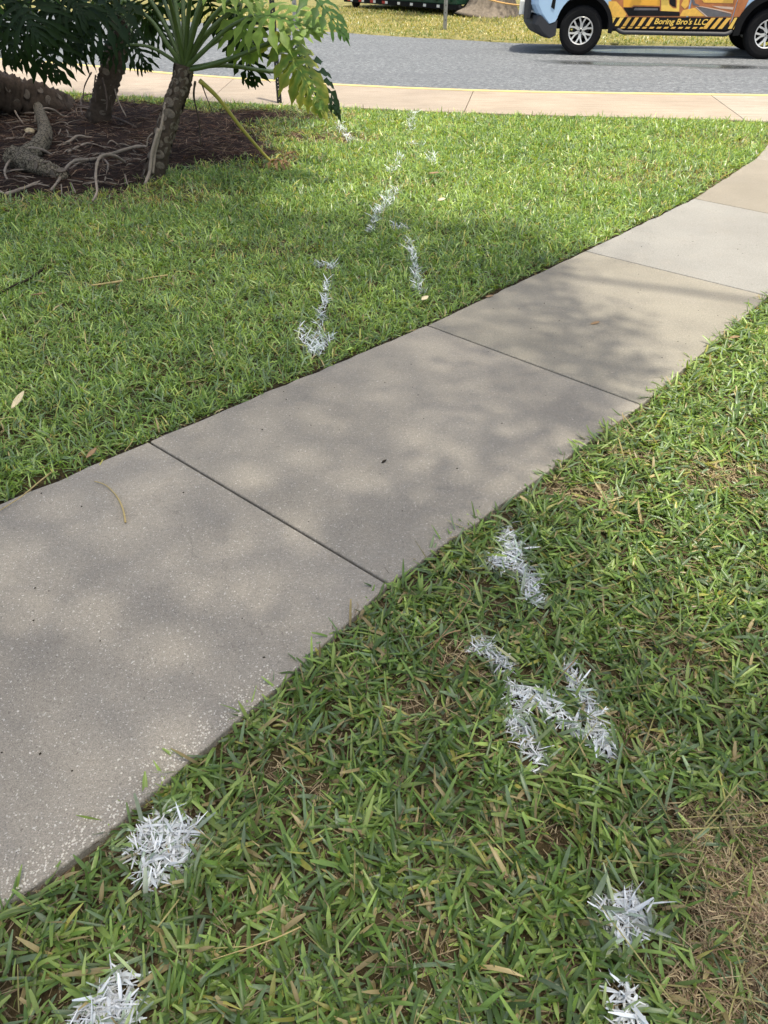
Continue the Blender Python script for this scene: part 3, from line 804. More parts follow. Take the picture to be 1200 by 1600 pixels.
link(bpy.data.objects.new('crown', me), tr)
b = MB()
tp = Vector((0.5, 0.3, 7.2))
b.tube(smooth_path([(0, 0, -0.1), (0.05, 0, 0.3), (0.15, 0.1, 2.2), tp], 6), [0.62, 0.5, 0.45, 0.42, 0.40, 0.40] + [0.38] * 13, 18, wob=lambda i, th: 1 + 0.08 * math.sin(th * 5 + i * 0.3))
b.build('trunk', M['bark'], tr, True)
b = MB()
sel = cl[np.flatnonzero(ld_ > 0.8)]
sel = sel[rng.choice(len(sel), 40, replace=False)] - np.array(tr.location)
for q in sel:
    q = Vector(q); m1 = tp.lerp(q, 0.35) + Vector((random.uniform(-.5, .5), random.uniform(-.5, .5), 0.8)); m2 = tp.lerp(q, 0.7) + Vector((random.uniform(-.4, .4), random.uniform(-.4, .4), 0.4))
    pp = smooth_path([tp, m1, m2, q], 4); b.tube(pp, [0.09 * (1 - k / len(pp)) + 0.010 for k in range(len(pp))], 6)
b.build('branches', M['bark'], tr, True)

# ------------------------------------------------------------------ tree philodendrons in the mulch bed
def leaf_mesh(L, W, nl, seed, kind, droop=0.35, bend=0.25):
    rr = random.Random(seed)
    mb = MB(); cols = []
    pal = {'dark': ((0.012, 0.030, 0.009), (0.018, 0.040, 0.012)), 'mid': ((0.045, 0.10, 0.025), (0.065, 0.13, 0.03)),  # dark leaves hold backlit shade in their colour, light ones sunlight
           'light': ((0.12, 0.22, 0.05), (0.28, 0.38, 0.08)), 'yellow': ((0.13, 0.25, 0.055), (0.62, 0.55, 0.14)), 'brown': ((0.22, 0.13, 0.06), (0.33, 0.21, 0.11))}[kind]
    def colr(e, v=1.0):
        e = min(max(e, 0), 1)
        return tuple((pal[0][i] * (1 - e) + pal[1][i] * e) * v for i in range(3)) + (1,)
    def bz(x, y, z): return (x, y, z - bend * L * (max(x, 0) / L) ** 2)
    K = 9
    for side in (-1, 1):
        for i in range(nl):
            tt = i / (nl - 1)
            x0 = L * (0.02 + 0.82 * tt)
            ang = R(128 - 98 * tt ** 0.8) + rr.uniform(-.08, .08)
            env = 0.62 + 0.42 * math.sin(math.pi * min(1, tt * 0.9 + 0.12)) - 0.30 * tt ** 2
            ln = W * 0.5 * env * rr.uniform(0.9, 1.1)
            hw0 = L * 0.82 / nl * (0.64 if kind in ('yellow', 'light') else 0.50)
            cx, cy, a = x0, 0.0, ang
            dz = rr.uniform(0.7, 1.3) * droop
            ph = rr.uniform(0, 6); yl = rr.uniform(0.2, 1.0)
            rows = []
            for k in range(K + 1):
                s = k / K
                wv = (1.0 - 0.50 * math.sin(min(1, s / 0.5) * math.pi) + 0.35 * max(0, 1 - s / 0.12)) if s < 0.5 else 1.0 - ((s - 0.5) / 0.5) ** 2
                h = hw0 * max(wv, 0.02) * (1 + 0.42 * math.sin(s * 15 + ph) * (s > 0.2) * (s < 0.95))
                zz = -dz * ln * s * s + 0.10 * ln * s
                nx, ny = -math.sin(a), math.cos(a)
                rows.append([(cx + nx * h, side * (cy + ny * h), zz + 0.25 * h), (cx, side * cy, zz), (cx - nx * h, side * (cy - ny * h), zz + 0.25 * h)])
                st = ln / K
                cx += math.cos(a) * st; cy += math.sin(a) * st
                a -= 0.055 * (1 if ang > 0.6 else 0.3)
            b0 = len(mb.v)
            for k, row in enumerate(rows):
                e = (k / K)
                v = rr.uniform(0.85, 1.15)
                for j, q in enumerate(row):
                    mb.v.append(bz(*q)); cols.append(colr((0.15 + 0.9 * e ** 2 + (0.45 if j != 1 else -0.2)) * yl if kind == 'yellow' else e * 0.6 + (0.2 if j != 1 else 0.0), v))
            for k in range(K):
                for j in range(2):
                    q = (b0 + k*3 + j, b0 + k*3 + j + 1, b0 + (k+1)*3 + j + 1, b0 + (k+1)*3 + j)
                    mb.f.append(q)
    # end lobe
    b0 = len(mb.v)
    for k in range(7):
        s = k / 6; h = L * 0.055 * (1 - s) ** 0.7 * (1 + 0.3 * math.sin(s * 12)) + 0.001
        for j, yy in enumerate((-h, 0, h)):
            mb.v.append(bz(L * (0.80 + 0.24 * s), yy, -0.04 * L * s * s)); cols.append(colr(s))
    for k in range(6):
        for j in range(2): mb.f.append((b0+k*3+j, b0+k*3+j+1, b0+(k+1)*3+j+1, b0+(k+1)*3+j))
    # midrib
    b0 = len(mb.v)
    mb.tube([bz(L * s, 0, -0.004) for s in (0, .2, .4, .6, .8, 1)], [0.008, 0.007, 0.006, 0.005, 0.004, 0.002], 5)
    cols += [tuple(min(1, x * 2.0) for x in colr(0.5)[:3]) + (1,)] * (len(mb.v) - b0)
    mb.c = cols
    return mb.mesh('leaf', M['leaf'], True)

LEAFN = [0]
def add_leaf(plant, crown, base, tip, width, kind, via=None, prad=0.011, nl=8, pet='petiole', facing=(0, -0.55, 0.8), droop=0.35, bend=0.22):
    inv = plant.matrix_basis.inverted()
    base = Vector(base); tip = Vector(tip); crown = Vector(crown)
    d = tip - base; L = d.length; d.normalize()
    nrm = Vector(facing); nrm = (nrm - d * nrm.dot(d)).normalized()
    sd = nrm.cross(d)
    LEAFN[0] += 1
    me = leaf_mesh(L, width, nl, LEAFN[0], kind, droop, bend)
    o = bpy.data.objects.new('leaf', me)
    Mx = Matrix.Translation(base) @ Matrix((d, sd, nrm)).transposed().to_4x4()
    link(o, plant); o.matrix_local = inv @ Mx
    if kind == 'yellow': o['label'] = 'yellowing leaf with pale ragged edges'
    if kind == 'brown': o['label'] = 'withered brown leaf on the ground'
    if crown is not None:
        if via is None:
            via = [crown.lerp(base, 0.5) + Vector((0, 0, 0.18 * (base - crown).length))]
        pts = smooth_path([crown] + [Vector(v) for v in via] + [base, base + d * 0.04], 6)
        b = MB(); b.tube([inv @ p for p in pts], [prad * (1.7 - 0.9 * k / (len(pts)-1)) for k in range(len(pts))], 8)
        b.build('petiole', M[pet], plant, True)
    return o

scar_me = None
def scar_mesh():
    b = MB()
    rings = [(0.0, 1.0), (0.35, 0.92), (0.5, 0.6), (0.42, 0.3), (0.2, 0.0)]
    for z, r in rings:
        for k in range(10):
            th = 2 * math.pi * k / 10
            b.v.append((math.cos(th) * r * 1.25, math.sin(th) * r, z * 0.5))
    for i in range(len(rings) - 1):
        for k in range(10):
            b.f.append((i*10+k, i*10+(k+1) % 10, (i+1)*10+(k+1) % 10, (i+1)*10+k))
    me = b.mesh('leaf_scar', M['scar'], True)
    me.materials.append(M['bark_ph'])
    for i, pg in enumerate(me.polygons): pg.material_index = 1 if i < 10 else 0
    return me
scar_me = scar_mesh()

def stem(plant, pts, r0, r1, mat_, name='trunk', scars=0, ridge=0.12, seg=18, nper=10, scar_size=0.028, freq=1.5, rpow=1.0, rings=0.0):
    inv = plant.matrix_basis.inverted()
    path_ = smooth_path(pts, nper)
    n = len(path_)
    rad = [(r0 + (r1 - r0) * (k / (n - 1)) ** rpow) * (1 + rings * (1 - 2 * ((k * 0.25) % 1.0))) for k in range(n)]
    b = MB()
    wob = lambda i, th: 1 + ridge * (0.5 * math.sin(th * 4 + i * freq) * math.sin(i * freq * 0.9) + 0.7 * noise.noise((math.cos(th) * 2.2, math.sin(th) * 2.2, i * 0.45)))
    b.tube([inv @ p for p in path_], rad, seg, wob=wob)
    tk = b.build(name, M[mat_], plant, True)
    rr = random.Random(int(r0 * 1e4) + n)
    for k in range(scars):
        f = (k + 0.5) / scars * 0.92 + 0.04
        i = min(int(f * (n - 1)), n - 2)
        c = path_[i].lerp(path_[i+1], f * (n - 1) - i); t_ = (path_[i+1] - path_[i]).normalized()
        th = k * 2.399 + rr.uniform(-.3, .3)
        a = t_.cross(Vector((0, 0, 1))); a = a.normalized() if a.length > 0.1 else Vector((1, 0, 0)); c2 = t_.cross(a)
        nrm = a * math.cos(th) + c2 * math.sin(th)
        o = bpy.data.objects.new('leaf_scar', scar_me)
        sd = t_.cross(nrm)
        s = scar_size * rr.uniform(0.75, 1.2)
        Mx = Matrix.Translation(c + nrm * (rad[i] * 0.93)) @ Matrix((sd * s, t_ * s * 0.9, nrm * s * 0.6)).transposed().to_4x4()
        link(o, tk); o.matrix_local = inv @ Mx
    return tk

def px_path(pl, Y0, Y1):
    out = []
    n = len(pl)
    for k, (a, c_) in enumerate(pl):
        out.append(AY(a, c_, Y0 + (Y1 - Y0) * k / (n - 1)))
    return out
def root(plant, pl, r, mat_='root', Y0=None, Y1=None, taper=0.6):
    """a root: ends rest on the bed unless a distance is given, the middle arches between"""
    g0, g1 = G(*pl[0], 0.01), G(*pl[-1], 0.01)
    Ya, Yb = (Y0 or g0.y), (Y1 or g1.y)
    pts = px_path(pl, Ya, Yb)
    fix = []
    for (a, c_), q in zip(pl, pts):
        if q.z < r * 0.6: q = G(a, c_, r * 0.6 + max(0, mulch_z(*G(a, c_).xy)) * 0.6)
        fix.append(q)
    inv = plant.matrix_basis.inverted()
    path_ = smooth_path(fix, 5)
    n = len(path_)
    b = MB(); b.tube([inv @ p for p in path_], [r * (1 - (1 - taper) * k / (n - 1)) * (1 + 0.12 * math.sin(k * 1.7)) for k in range(n)], 7)
    return b.build('aerial_root', M[mat_], plant, True)
def C8(l): return [(x / 4.615, y / 4.615 + 130) for x, y in l]

# plant in front: leaning trunk with pale scars
base1 = G(238, 276, 0.0)
ph1 = empty('philodendron', base1)
tag(ph1, 'leaning tree philodendron with pale leaf scars and bright yellowing leaves', 'philodendron', 'tree philodendrons in the mulch bed')
Y1 = base1.y
t1 = [AY(236, 282, Y1), AY(247, 246, Y1 + .02), AY(258, 205, Y1 + .06), AY(271, 165, Y1 + .10), AY(283, 130, Y1 + .14), AY(287, 102, Y1 + .16)]
t1[0].z = -0.04
stem(ph1, t1, 0.080, 0.070, 'bark_ph', scars=64, ridge=0.30, scar_size=0.036)
c1 = AY(288, 108, Y1 + .15)
def PY(px, py, dy=0.0): return AY(px, py, Y1 + dy)
add_leaf(ph1, c1, PY(440, 60, -.10), PY(512, 180, -.30), 0.42, 'yellow', [PY(320, 104, .1), PY(370, 88, 0)], 0.013, 9, facing=(0.2, -0.9, 0.35), bend=0.12, droop=0.9)
add_leaf(ph1, c1, PY(446, 58, .0), PY(494, 150, -.1), 0.30, 'yellow', [PY(330, 100, .12), PY(380, 84, 0)], 0.011, 8, facing=(0.5, -0.7, 0.45), bend=0.2, droop=0.9)
add_leaf(ph1, c1, PY(392, 26, -.05), PY(500, 22, -.25), 0.60, 'light', [PY(318, 80, .05), PY(355, 45, 0)], 0.012, 9, facing=(0.0, -0.5, 0.8))
add_leaf(ph1, c1, PY(372, 8, .15), PY(392, 92, .0), 0.48, 'light', [PY(316, 60, .1)], 0.012, 8, facing=(0.2, -0.8, 0.5))
add_leaf(ph1, c1, PY(470, -22, -.2), PY(552, 42, -.4), 0.42, 'mid', [PY(330, 30, 0), PY(400, -25, -.1)], 0.011, 8, facing=(0.5, -0.5, 0.7))
add_leaf(ph1, c1, PY(462, 78, .55), PY(543, 170, .40), 0.42, 'dark', [PY(350, 102, .2), PY(430, 112, .45), PY(452, 100, .5)], 0.011, 8, facing=(0.6, -0.6, 0.4))
add_leaf(ph1, c1, PY(378, 44, .5), PY(392, 138, .45), 0.50, 'dark', [PY(330, 70, .3)], 0.011, 8, facing=(-0.2, -0.9, 0.3))
add_leaf(ph1, c1, PY(362, 20, .4), PY(398, 82, .3), 0.50, 'dark', [PY(320, 60, .3)], 0.011, 8, facing=(0.0, -0.8, 0.4))
add_leaf(ph1, c1, PY(205, 70, .1), PY(150, 88, .05), 0.34, 'dark', [PY(268, 92, .15), PY(236, 74, .1)], 0.010, 7, facing=(0.1, -0.8, 0.5))
add_leaf(ph1, c1, PY(196, 2, .05), PY(105, 72, -.1), 0.52, 'dark', [PY(262, 70, .1), PY(236, 32, .1)], 0.012, 8, facing=(-.2, -0.7, 0.5))
for (bx, by, tx, ty, dy, kd) in ((214, -30, 130, -20, .3, 'mid'), (262, -60, 215, -140, .3, 'mid'), (285, -80, 290, -180, .5, 'mid'), (306, -70, 350, -160, -.3, 'mid'), (332, -50, 420, -90, .2, 'mid'), (338, -40, 410, -30, -.4, 'light'), (250, -50, 180, -90, -.4, 'mid'), (318, -10, 345, 30, .6, 'dark'), (248, -20, 225, 30, .7, 'dark')):
    add_leaf(ph1, c1, PY(bx, by, dy), PY(tx, ty, dy * 1.7), 0.58, kd, [PY(287 + (bx - 287) * 0.45, 108 + (by - 108) * 0.55, dy * 0.4 + .1)], 0.012, 8, facing=(0, -0.3, 0.9))
# the drooped yellow petiole with its withered leaf
q0 = PY(312, 126, .1); q1 = G(421, 250, 0.045)
add_leaf(ph1, q0, q1, q1 + Vector((0.16, -0.10, 0.05)), 0.26, 'brown', [q0.lerp(q1, 0.25) + Vector((0, 0, 0.03)), q0.lerp(q1, 0.6)], 0.011, 5, 'petiole_y', facing=(0, 0, 1), droop=0.9)
add_leaf(ph1, q1 + Vector((0.05, 0.05, 0)), G(443, 244, 0.04), G(462, 230, 0.09), 0.20, 'brown', None, 0.005, 5, 'petiole_y', facing=(0, -0.5, 1), droop=0.9)
root(ph1, C8([(1195, 140), (1160, 330), (1118, 500), (1102, 650)]), 0.013, Y0=Y1 + .05, Y1=Y1 - .13, taper=0.9)
root(ph1, C8([(1145, 325), (1096, 500), (1078, 640), (1045, 725)]), 0.015, Y0=Y1 - .06, Y1=Y1 - .2, taper=0.8)
root(ph1, C8([(1100, 360), (1066, 400), (1060, 462)]), 0.006, Y0=Y1 - .05, Y1=Y1 - .05)
root(ph1, [(305, 128), (303, 152), (311, 190), (313, 228)], 0.010, 'root_dark', Y0=Y1 + .1, Y1=Y1 + .4, taper=0.3)
root(ph1, [(316, 133), (322, 150), (331, 172)], 0.006, 'root_dark', Y0=Y1 + .1, Y1=Y1 + .4, taper=0.4)
for pl, r in (([(1060, 462), (980, 458), (830, 500), (680, 545), (540, 560), (470, 620), (430, 690), (370, 770)], 0.016),
              ([(920, 585), (830, 525), (745, 520), (702, 570), (690, 680), (700, 780), (668, 850)], 0.014),
              ([(742, 545), (780, 590), (756, 700)], 0.011), ([(660, 560), (580, 570), (480, 640)], 0.012), ([(950, 545), (870, 560), (780, 560)], 0.010), ([(900, 660), (920, 730)], 0.008)):
    root(ph1, C8(pl), r)

# second plant, dark trunk further back
YB = 8.9
base2 = AY(155, 186, YB)
ph2 = empty('philodendron', (base2.x, YB, 0))
tag(ph2, 'dark upright tree philodendron with thin hanging roots, second from the left', 'philodendron', 'tree philodendrons in the mulch bed')
t2 = [AY(150, 192, YB), AY(158, 165, YB), AY(170, 125, YB + .05), AY(181, 85, YB + .1), AY(186, 48, YB + .12), AY(186, 20, YB + .12)]
t2[0].z = -0.04
stem(ph2, t2, 0.125, 0.095, 'bark_ph', scars=60, ridge=0.35, scar_size=0.034)
c2 = AY(186, 28, YB + .1)
for (bx, by, tx, ty, dy, kd, wd) in ((142, 48, 104, 92, -.2, 'dark', .55), (128, 14, 74, 62, -.3, 'dark', .7), (205, 48, 228, 108, -.2, 'dark', .5), (232, 14, 262, 66, -.1, 'dark', .6), (160, 4, 148, 40, -.5, 'dark', .7), (200, 0, 212, 50, -.5, 'dark', .7), (150, -30, 90, -10, .3, 'mid', .8), (230, -40, 300, -20, .3, 'mid', .8), (190, -60, 180, -120, .2, 'mid', .8), (205, -50, 240, -90, .5, 'mid', .8), (160, -50, 120, -90, -.4, 'mid', .8), (176, -20, 178, 36, .5, 'dark', .7)):
    add_leaf(ph2, c2, AY(bx, by, YB + dy), AY(tx, ty, YB + dy * 1.5), wd, kd, None, 0.013, 8, facing=(0, -0.7, 0.5))
for pl, r, m_, ya, yb in (([(820, 10), (850, 120), (910, 240)], .009, 'root', YB, YB - .2), ([(738, -40), (770, 100), (768, 200)], .011, 'root_dark', YB - .1, YB - .2), ([(690, -60), (682, 20), (690, 135)], .009, 'root_dark', YB - .1, YB - .15),
                          ([(660, -80), (610, 20), (600, 110)], .008, 'root_dark', YB - .1, YB - .2), ([(805, 60), (806, 200)], .006, 'root_dark', YB, YB - .1)):
    root(ph2, C8(pl), r, m_, ya, yb)
for pl, r, m_ in (([(560, 170), (700, 190), (800, 240), (900, 280), (980, 320)], .022, 'root_dark'), ([(585, 140), (590, 220), (640, 310)], .015, 'root_dark'), ([(630, 270), (720, 268), (810, 278)], .012, 'root'), ([(520, 250), (540, 200), (580, 160)], .014, 'root_dark'), ([(840, 205), (940, 196), (1040, 190)], .010, 'root')):
    root(ph2, C8(pl), r, m_)
b_ = root(ph2, [(120, 92), (140, 83), (165, 70)], 0.007, 'root_dark', YB - .15, YB - .05)

# third plant: thick trunk lying at the left edge, its leaves hang into the corner
YC = 9.5
base3 = G(70, 170, 0.0)
ph3 = empty('philodendron', (base3.x, base3.y, 0))
tag(ph3, 'thick dark philodendron trunk lying at the left edge under leaves darkened for shade', 'philodendron', 'tree philodendrons in the mulch bed')
t3 = [G(112, 172, -0.12), G(92, 168, 0.02), AY(60, 158, 9.6), AY(20, 148, 9.45), AY(-30, 132, 9.2), AY(-90, 90, 8.6), AY(-120, 40, 7.8)]
stem(ph3, t3, 0.09, 0.24, 'bark_ph', scars=60, ridge=0.42, scar_size=0.042, rpow=0.5)
YL = 6.4
c3 = AY(-120, 40, 7.8)
for (bx, by, tx, ty, dy, kd, wd) in ((36, 8, 8, 98, 0, 'dark', .60), (64, 32, 88, 124, .1, 'dark', .55), (92, 10, 118, 88, .3, 'dark', .55), (20, -10, 60, 60, -.2, 'dark', .65), (88, -20, 130, 20, .2, 'dark', .6), (-10, 20, 22, 84, .3, 'dark', .6), (50, -30, 100, 40, .5, 'dark', .7), (-30, -20, 10, 50, .1, 'dark', .6), (110, -30, 140, 40, .4, 'dark', .6), (30, 40, 70, 110, .5, 'dark', .5), (-60, -60, -10, -20, 0, 'mid', .7), (10, -80, 70, -60, .2, 'mid', .7), (-100, -40, -150, 20, 0, 'mid', .7)):
    add_leaf(ph3, c3, AY(bx, by, YL + dy), AY(tx, ty, YL + dy - .12), wd, kd, None, 0.012, 8, facing=(0.1, -0.8, 0.4))
for pl, r, m_ in (([(260, 300), (260, 230), (310, 185), (380, 190), (450, 235), (520, 245)], .014, 'root'), ([(0, 235), (110, 215), (260, 215), (330, 210), (390, 240)], .014, 'root'), ([(30, 190), (90, 180), (130, 240), (190, 320)], .012, 'root'),
                  ([(260, 190), (300, 120), (400, 140), (560, 150), (600, 90), (680, 75)], .014, 'root_dark'), ([(0, 420), (70, 405), (150, 410)], .016, 'root'), ([(-60, 320), (60, 350), (180, 330)], .010, 'root_dark'), ([(0, 270), (60, 300), (140, 380)], .009, 'root_dark')):
    root(ph3, C8(pl), r, m_)

# ringed pale stem lying in front of it
ph4 = empty('fallen_philodendron', G(60, 262, 0.0))
tag(ph4, 'pale ringed philodendron stem curled on the mulch at left', 'plant stem', 'tree philodendrons in the mulch bed')
def on(px, py, z): return G(px, py, z)
t4 = [on(60, 168, .10), on(67, 190, .10), on(70, 212, .10), on(57, 232, .09), on(34, 246, .08), on(28, 253, .075), on(44, 258, .07), on(70, 262, .06), on(96, 274, .04)]
stem(ph4, t4[:6], 0.048, 0.075, 'bark_pale', 'stem', scars=10, ridge=0.2, scar_size=0.03, freq=2.4, nper=16, rings=0.13)
stem(ph4, [on(22, 246, .085), on(40, 252, .085), on(66, 262, .075), on(88, 270, .06), on(103, 279, .03)], 0.085, 0.04, 'bark_pale', 'stem', scars=26, ridge=0.28, scar_size=0.035, freq=1.9, nper=14, rings=0.08)
for pl, r in (([(380, 525), (300, 480), (200, 470), (110, 520), (50, 590), (35, 650), (65, 715)], .014), ([(40, 800), (150, 765), (290, 710), (420, 680)], .014), ([(410, 460), (500, 420), (560, 380), (640, 390), (720, 400)], .014), ([(490, 500), (560, 460), (640, 430), (720, 425)], .013),
              ([(430, 300), (438, 330), (420, 370)], .009), ([(480, 340), (492, 370), (460, 415)], .009), ([(440, 700), (445, 800)], .007), ([(500, 690), (545, 790)], .006), ([(0, 780), (40, 800)], .010), ([(120, 560), (60, 600)], .008)):
    root(ph4, C8(pl), r)

rr = random.Random(5)
for k in range(170):
    px0, py0 = rr.uniform(-10, 215), rr.uniform(175, 290)
    if px0 > 150 and py0 < 200: continue
    a_ = rr.uniform(-0.6, 0.6) + (math.pi if rr.random() < .5 else 0); ln = rr.uniform(12, 60)
    ex, ey = math.cos(a_) * ln, math.sin(a_) * ln * 0.45
    arch = rr.uniform(0, 7)
    root((ph2, ph3, ph4)[k % 3], [(px0, py0), (px0 + ex * .35 + rr.uniform(-4, 4), py0 + ey * .35 - arch), (px0 + ex * .7 + rr.uniform(-4, 4), py0 + ey * .7 - arch), (px0 + ex, py0 + ey)], rr.uniform(0.0025, 0.008), rr.choice(['root', 'root', 'root_dark']))
q = G(47, 205, 0.03)
for k in range(1):
    bm = bmesh.new(); bmesh.ops.create_icosphere(bm, subdivisions=2, radius=0.05)
    for v in bm.verts: v.co *= 1 + 0.25 * noise.noise(v.co * 25); v.co.z *= 0.65
    me = bpy.data.meshes.new('stone'); bm.to_mesh(me); bm.free(); me.materials.append(M['paleleaf'])
    o = link(bpy.data.objects.new('stone', me)); o.location = q; tag(o, 'small tan stone among the roots at left', 'stone')

# ------------------------------------------------------------------ perforated sign post by the pavement
pb = G(437, 165, -0.03)
pp_ = empty('sign_post', pb, R(14))
tag(pp_, 'black perforated metal sign post rising behind the yellowing leaf', 'post')
b = MB(); wdt = 0.026
for (ax, sgn) in ((0, 1), (0, -1), (1, 1), (1, -1)):
    def bx(u0, u1, z0, z1):
        if ax == 0: b.box((u0, sgn * wdt - .0015, z0), (u1, sgn * wdt + .0015, z1))
        else: b.box((sgn * wdt - .0015, u0 + .002, z0), (sgn * wdt + .0015, u1 - .002, z1))
    bx(-wdt, -0.007, 0, 2.1); bx(0.007, wdt, 0, 2.1)
    for k in range(56): bx(-0.007, 0.007, k * 0.0375, k * 0.0375 + 0.021)
b.build('post_tube', M['post'], pp_)
b = MB(); b.box((-.03, -.03, 2.1), (.03, .03, 2.115)); b.build('post_cap', M['post'], pp_)

# ------------------------------------------------------------------ across the road: posts, oak, container, rope
def far_post(px, py, h, r, name, label):
    q = G(px, py, -0.10)
    r_ = empty(name, q); tag(r_, label, 'post')
    b = MB(); b.box((-r, -r * .6, -0.1), (r, -r * .25, h)); b.box((-r, -r * .25, -0.1), (-r * .6, r * .6, h)); b.box((r * .6, -r * .25, -0.1), (r, r * .6, h)); b.build('channel', M['galv'], r_)
    b = MB()
    for k in range(int(h / 0.15)): b.box((-.008, -r * .62 - .002, 0.2 + k * .15), (.008, -r * .6 + .001, 0.22 + k * .15))
    b.build('bolt_holes', M['blk'], r_)
    return q
fq = far_post(695, 47, 2.0, 0.045, 'road_post', 'grey steel post on the verge in front of the green container')
far_post(462, 44, 2.0, 0.055, 'road_post', 'dark grey post across the road behind the philodendron leaves')

oq = G(764, 25, -0.10)
ot = empty('oak_tree', oq); tag(ot, 'broad grey tree trunk with flared base across the road', 'tree')
b = MB(); zz = [-0.1, 0.0, 0.12, 0.3, 0.6, 1.0, 1.8, 3.0, 4.5]; rr_ = [1.05, 0.98, 0.82, 0.70, 0.60, 0.55, 0.50, 0.46, 0.40]
b.tube([(0.02 * k, 0, z) for k, z in enumerate(zz)], rr_, 36, wob=lambda i, th: 1 + (0.16 * max(0, 1 - i / 5)) * math.sin(th * 6 + 1) + 0.06 * math.sin(th * 17 + i * 0.4) + 0.04 * math.sin(th * 29 - i * 0.7))
b.build('trunk', M['bark'], ot, True)
N = 9000
u = rng.normal(0, 1, (N, 3)); u /= np.linalg.norm(u, axis=1)[:, None]
ctr = rng.normal(0, 1, (60, 3)) * np.array([2.2, 2.2, 0.9]) + np.array([0, 1.5, 8.0])
c0 = ctr[rng.integers(0, 60, N)] + u * rng.uniform(0.2, 1.0, (N, 1))
dv = rng.normal(0, 1, (N, 3)); dv /= np.linalg.norm(dv, axis=1)[:, None]; sv = np.cross(dv, u)
V = np.stack([c0, c0 + dv * .09 + sv * .06, c0 + dv * .18, c0 + dv * .09 - sv * .06], 1).reshape(-1, 3)
link(bpy.data.objects.new('crown', np_mesh('crown', V, np.arange(N*4).reshape(N, 4), np.repeat(np.array([(0.05, 0.10, 0.025)]) * rng.uniform(.6, 1.4, (N, 1)), 4, axis=0), M['crown'])), ot)
b = MB()
for q in ctr[:22]:
    q = Vector(q); s0 = Vector((0.16, 0, 4.2)); pp = smooth_path([s0, s0.lerp(q, .5) + Vector((0, 0, .6)), q], 4); b.tube(pp, [0.2 * (1 - k / len(pp)) + .015 for k in range(len(pp))], 6)
b.build('branches', M['bark'], ot, True)

ZB = 0.06
ca, cb = G(712, 15.5, ZB), G(540, 2.5, ZB)
cdir = (ca - cb); cl_ = cdir.length; crz = math.atan2(cdir.y, cdir.x)
ct = empty('waste_container', (cb.x, cb.y, -0.10), crz)
tag(ct, 'dark green steel container with red and white reflective tape across the road', 'container')
Lc, Wc, Hc, z0 = cl_, 2.2, 1.7, ZB + 0.10
b = MB(); b.box((0, 0, z0 + .12), (Lc, Wc, z0 + Hc)); b.build('body', M['dgreen'], ct, bevel=0.02)
b = MB(); b.box((-.03, -.05, z0), (Lc + .03, .06, z0 + .118)); b.box((-.03, Wc - .06, z0), (Lc + .03, Wc + .05, z0 + .118)); b.build('bottom_rail', M['blk'], ct)
for k in range(9):
    b = MB(); x = 0.25 + k * (Lc - .5) / 8; b.box((x - .05, -.07, z0 + .19), (x + .05, .0, z0 + Hc - .08)); b.build('rib', M['dgreen'], ct, bevel=0.01)
b = MB(); b.box((-.03, -.08, z0 + Hc - .08), (Lc + .03, Wc + .08, z0 + Hc + .02)); b.build('top_rail', M['dgreen'], ct, bevel=0.01)
for k in range(8):
    x = 0.35 + k * 0.62
    if x + .3 > Lc: break
    b = MB(); b.box((x, -.055, z0 + .03), (x + .13, -.0505, z0 + .10)); b.build('reflective_tape', M['white'], ct)
    b = MB(); b.box((x - .16, -.055, z0 + .03), (x - .005, -.0505, z0 + .10)); b.build('reflective_tape', M['red' if k < 4 else 'blk'], ct)
for x in (0.35, Lc - 0.12):
    for y in (0.1, Wc - .25):
        b = MB(); b.lathe_y([(0.03, y), (0.12, y), (0.16, y + .02), (0.16, y + .14), (0.12, y + .16), (0.03, y + .16)], 20, x, 0.16); b.build('roller', M['blk'], ct, True)
b = MB(); b.box((Lc, .35, z0 - .02), (Lc + .5, .55, z0 + .14)); b.box((Lc, Wc - .55, z0 - .02), (Lc + .5, Wc - .35, z0 + .14)); b.build('tongue', M['blk'], ct)

# ------------------------------------------------------------------ pickup truck
WB = (tc1 - tc0).length
tk = empty('pickup_truck', tc0, trz)
tag(tk, 'light blue pickup truck with orange construction graphics and hazard stripes parked on road', 'truck')
def TL(px, py, off=0.0):
    """photo point on the near flank -> truck x,z"""
    d = ray(px, py); o = Vector((0, 0, CAM_H)); q = tc0 + tey * off
    tt = (q - o).dot(tey) / d.dot(tey)
    p = o + d * tt - tc0
    return (p.dot(tex), p.z)
WR, TW = 0.395, 0.265
def arc(cx, cz, r, a0, a1, n=14): return [(cx + r * math.cos(R(a0 + (a1 - a0) * k / n)), cz + r * math.sin(R(a0 + (a1 - a0) * k / n))) for k in range(n + 1)]
AR = 0.53
prof = [(-0.95, 1.02), (-0.93, 0.80), (-0.84, 0.66), (-0.66, 0.50), (-0.54, 0.53), (-0.49, 0.60)] + arc(0, 0.42, AR, 160, 0)[0:] + [(AR + .02, 0.46), (WB - AR - .02, 0.46)] + arc(WB, 0.42, AR, 180, 10) + [(WB + AR + .1, 0.52), (WB + 1.12, 0.58), (WB + 1.16, 0.75), (WB + 1.14, 1.18), (2.95, 1.20), (0.55, 1.16), (-0.35, 1.10), (-0.80, 1.06)]
st = [(0.02, 0.10), (0.05, 0.03), (0.14, -0.04), (0.45, -0.17), (0.94, -0.23), (1.43, -0.17), (1.74, -0.04), (1.83, 0.03), (1.86, 0.10)]
b = MB(); n = len(prof)
for y, off in st:
    for x, z in prof:
        fx = max(0, min(1, (-0.30 - x) / 0.5)); ins = 0.0
        b.v.append((x + off * fx, y, z + (0.03 if z > 1.0 and 0.1 < y < 1.8 else 0)))
for i in range(len(st) - 1):
    for k in range(n):
        b.f.append((i*n+k, i*n+(k+1) % n, (i+1)*n+(k+1) % n, (i+1)*n+k))
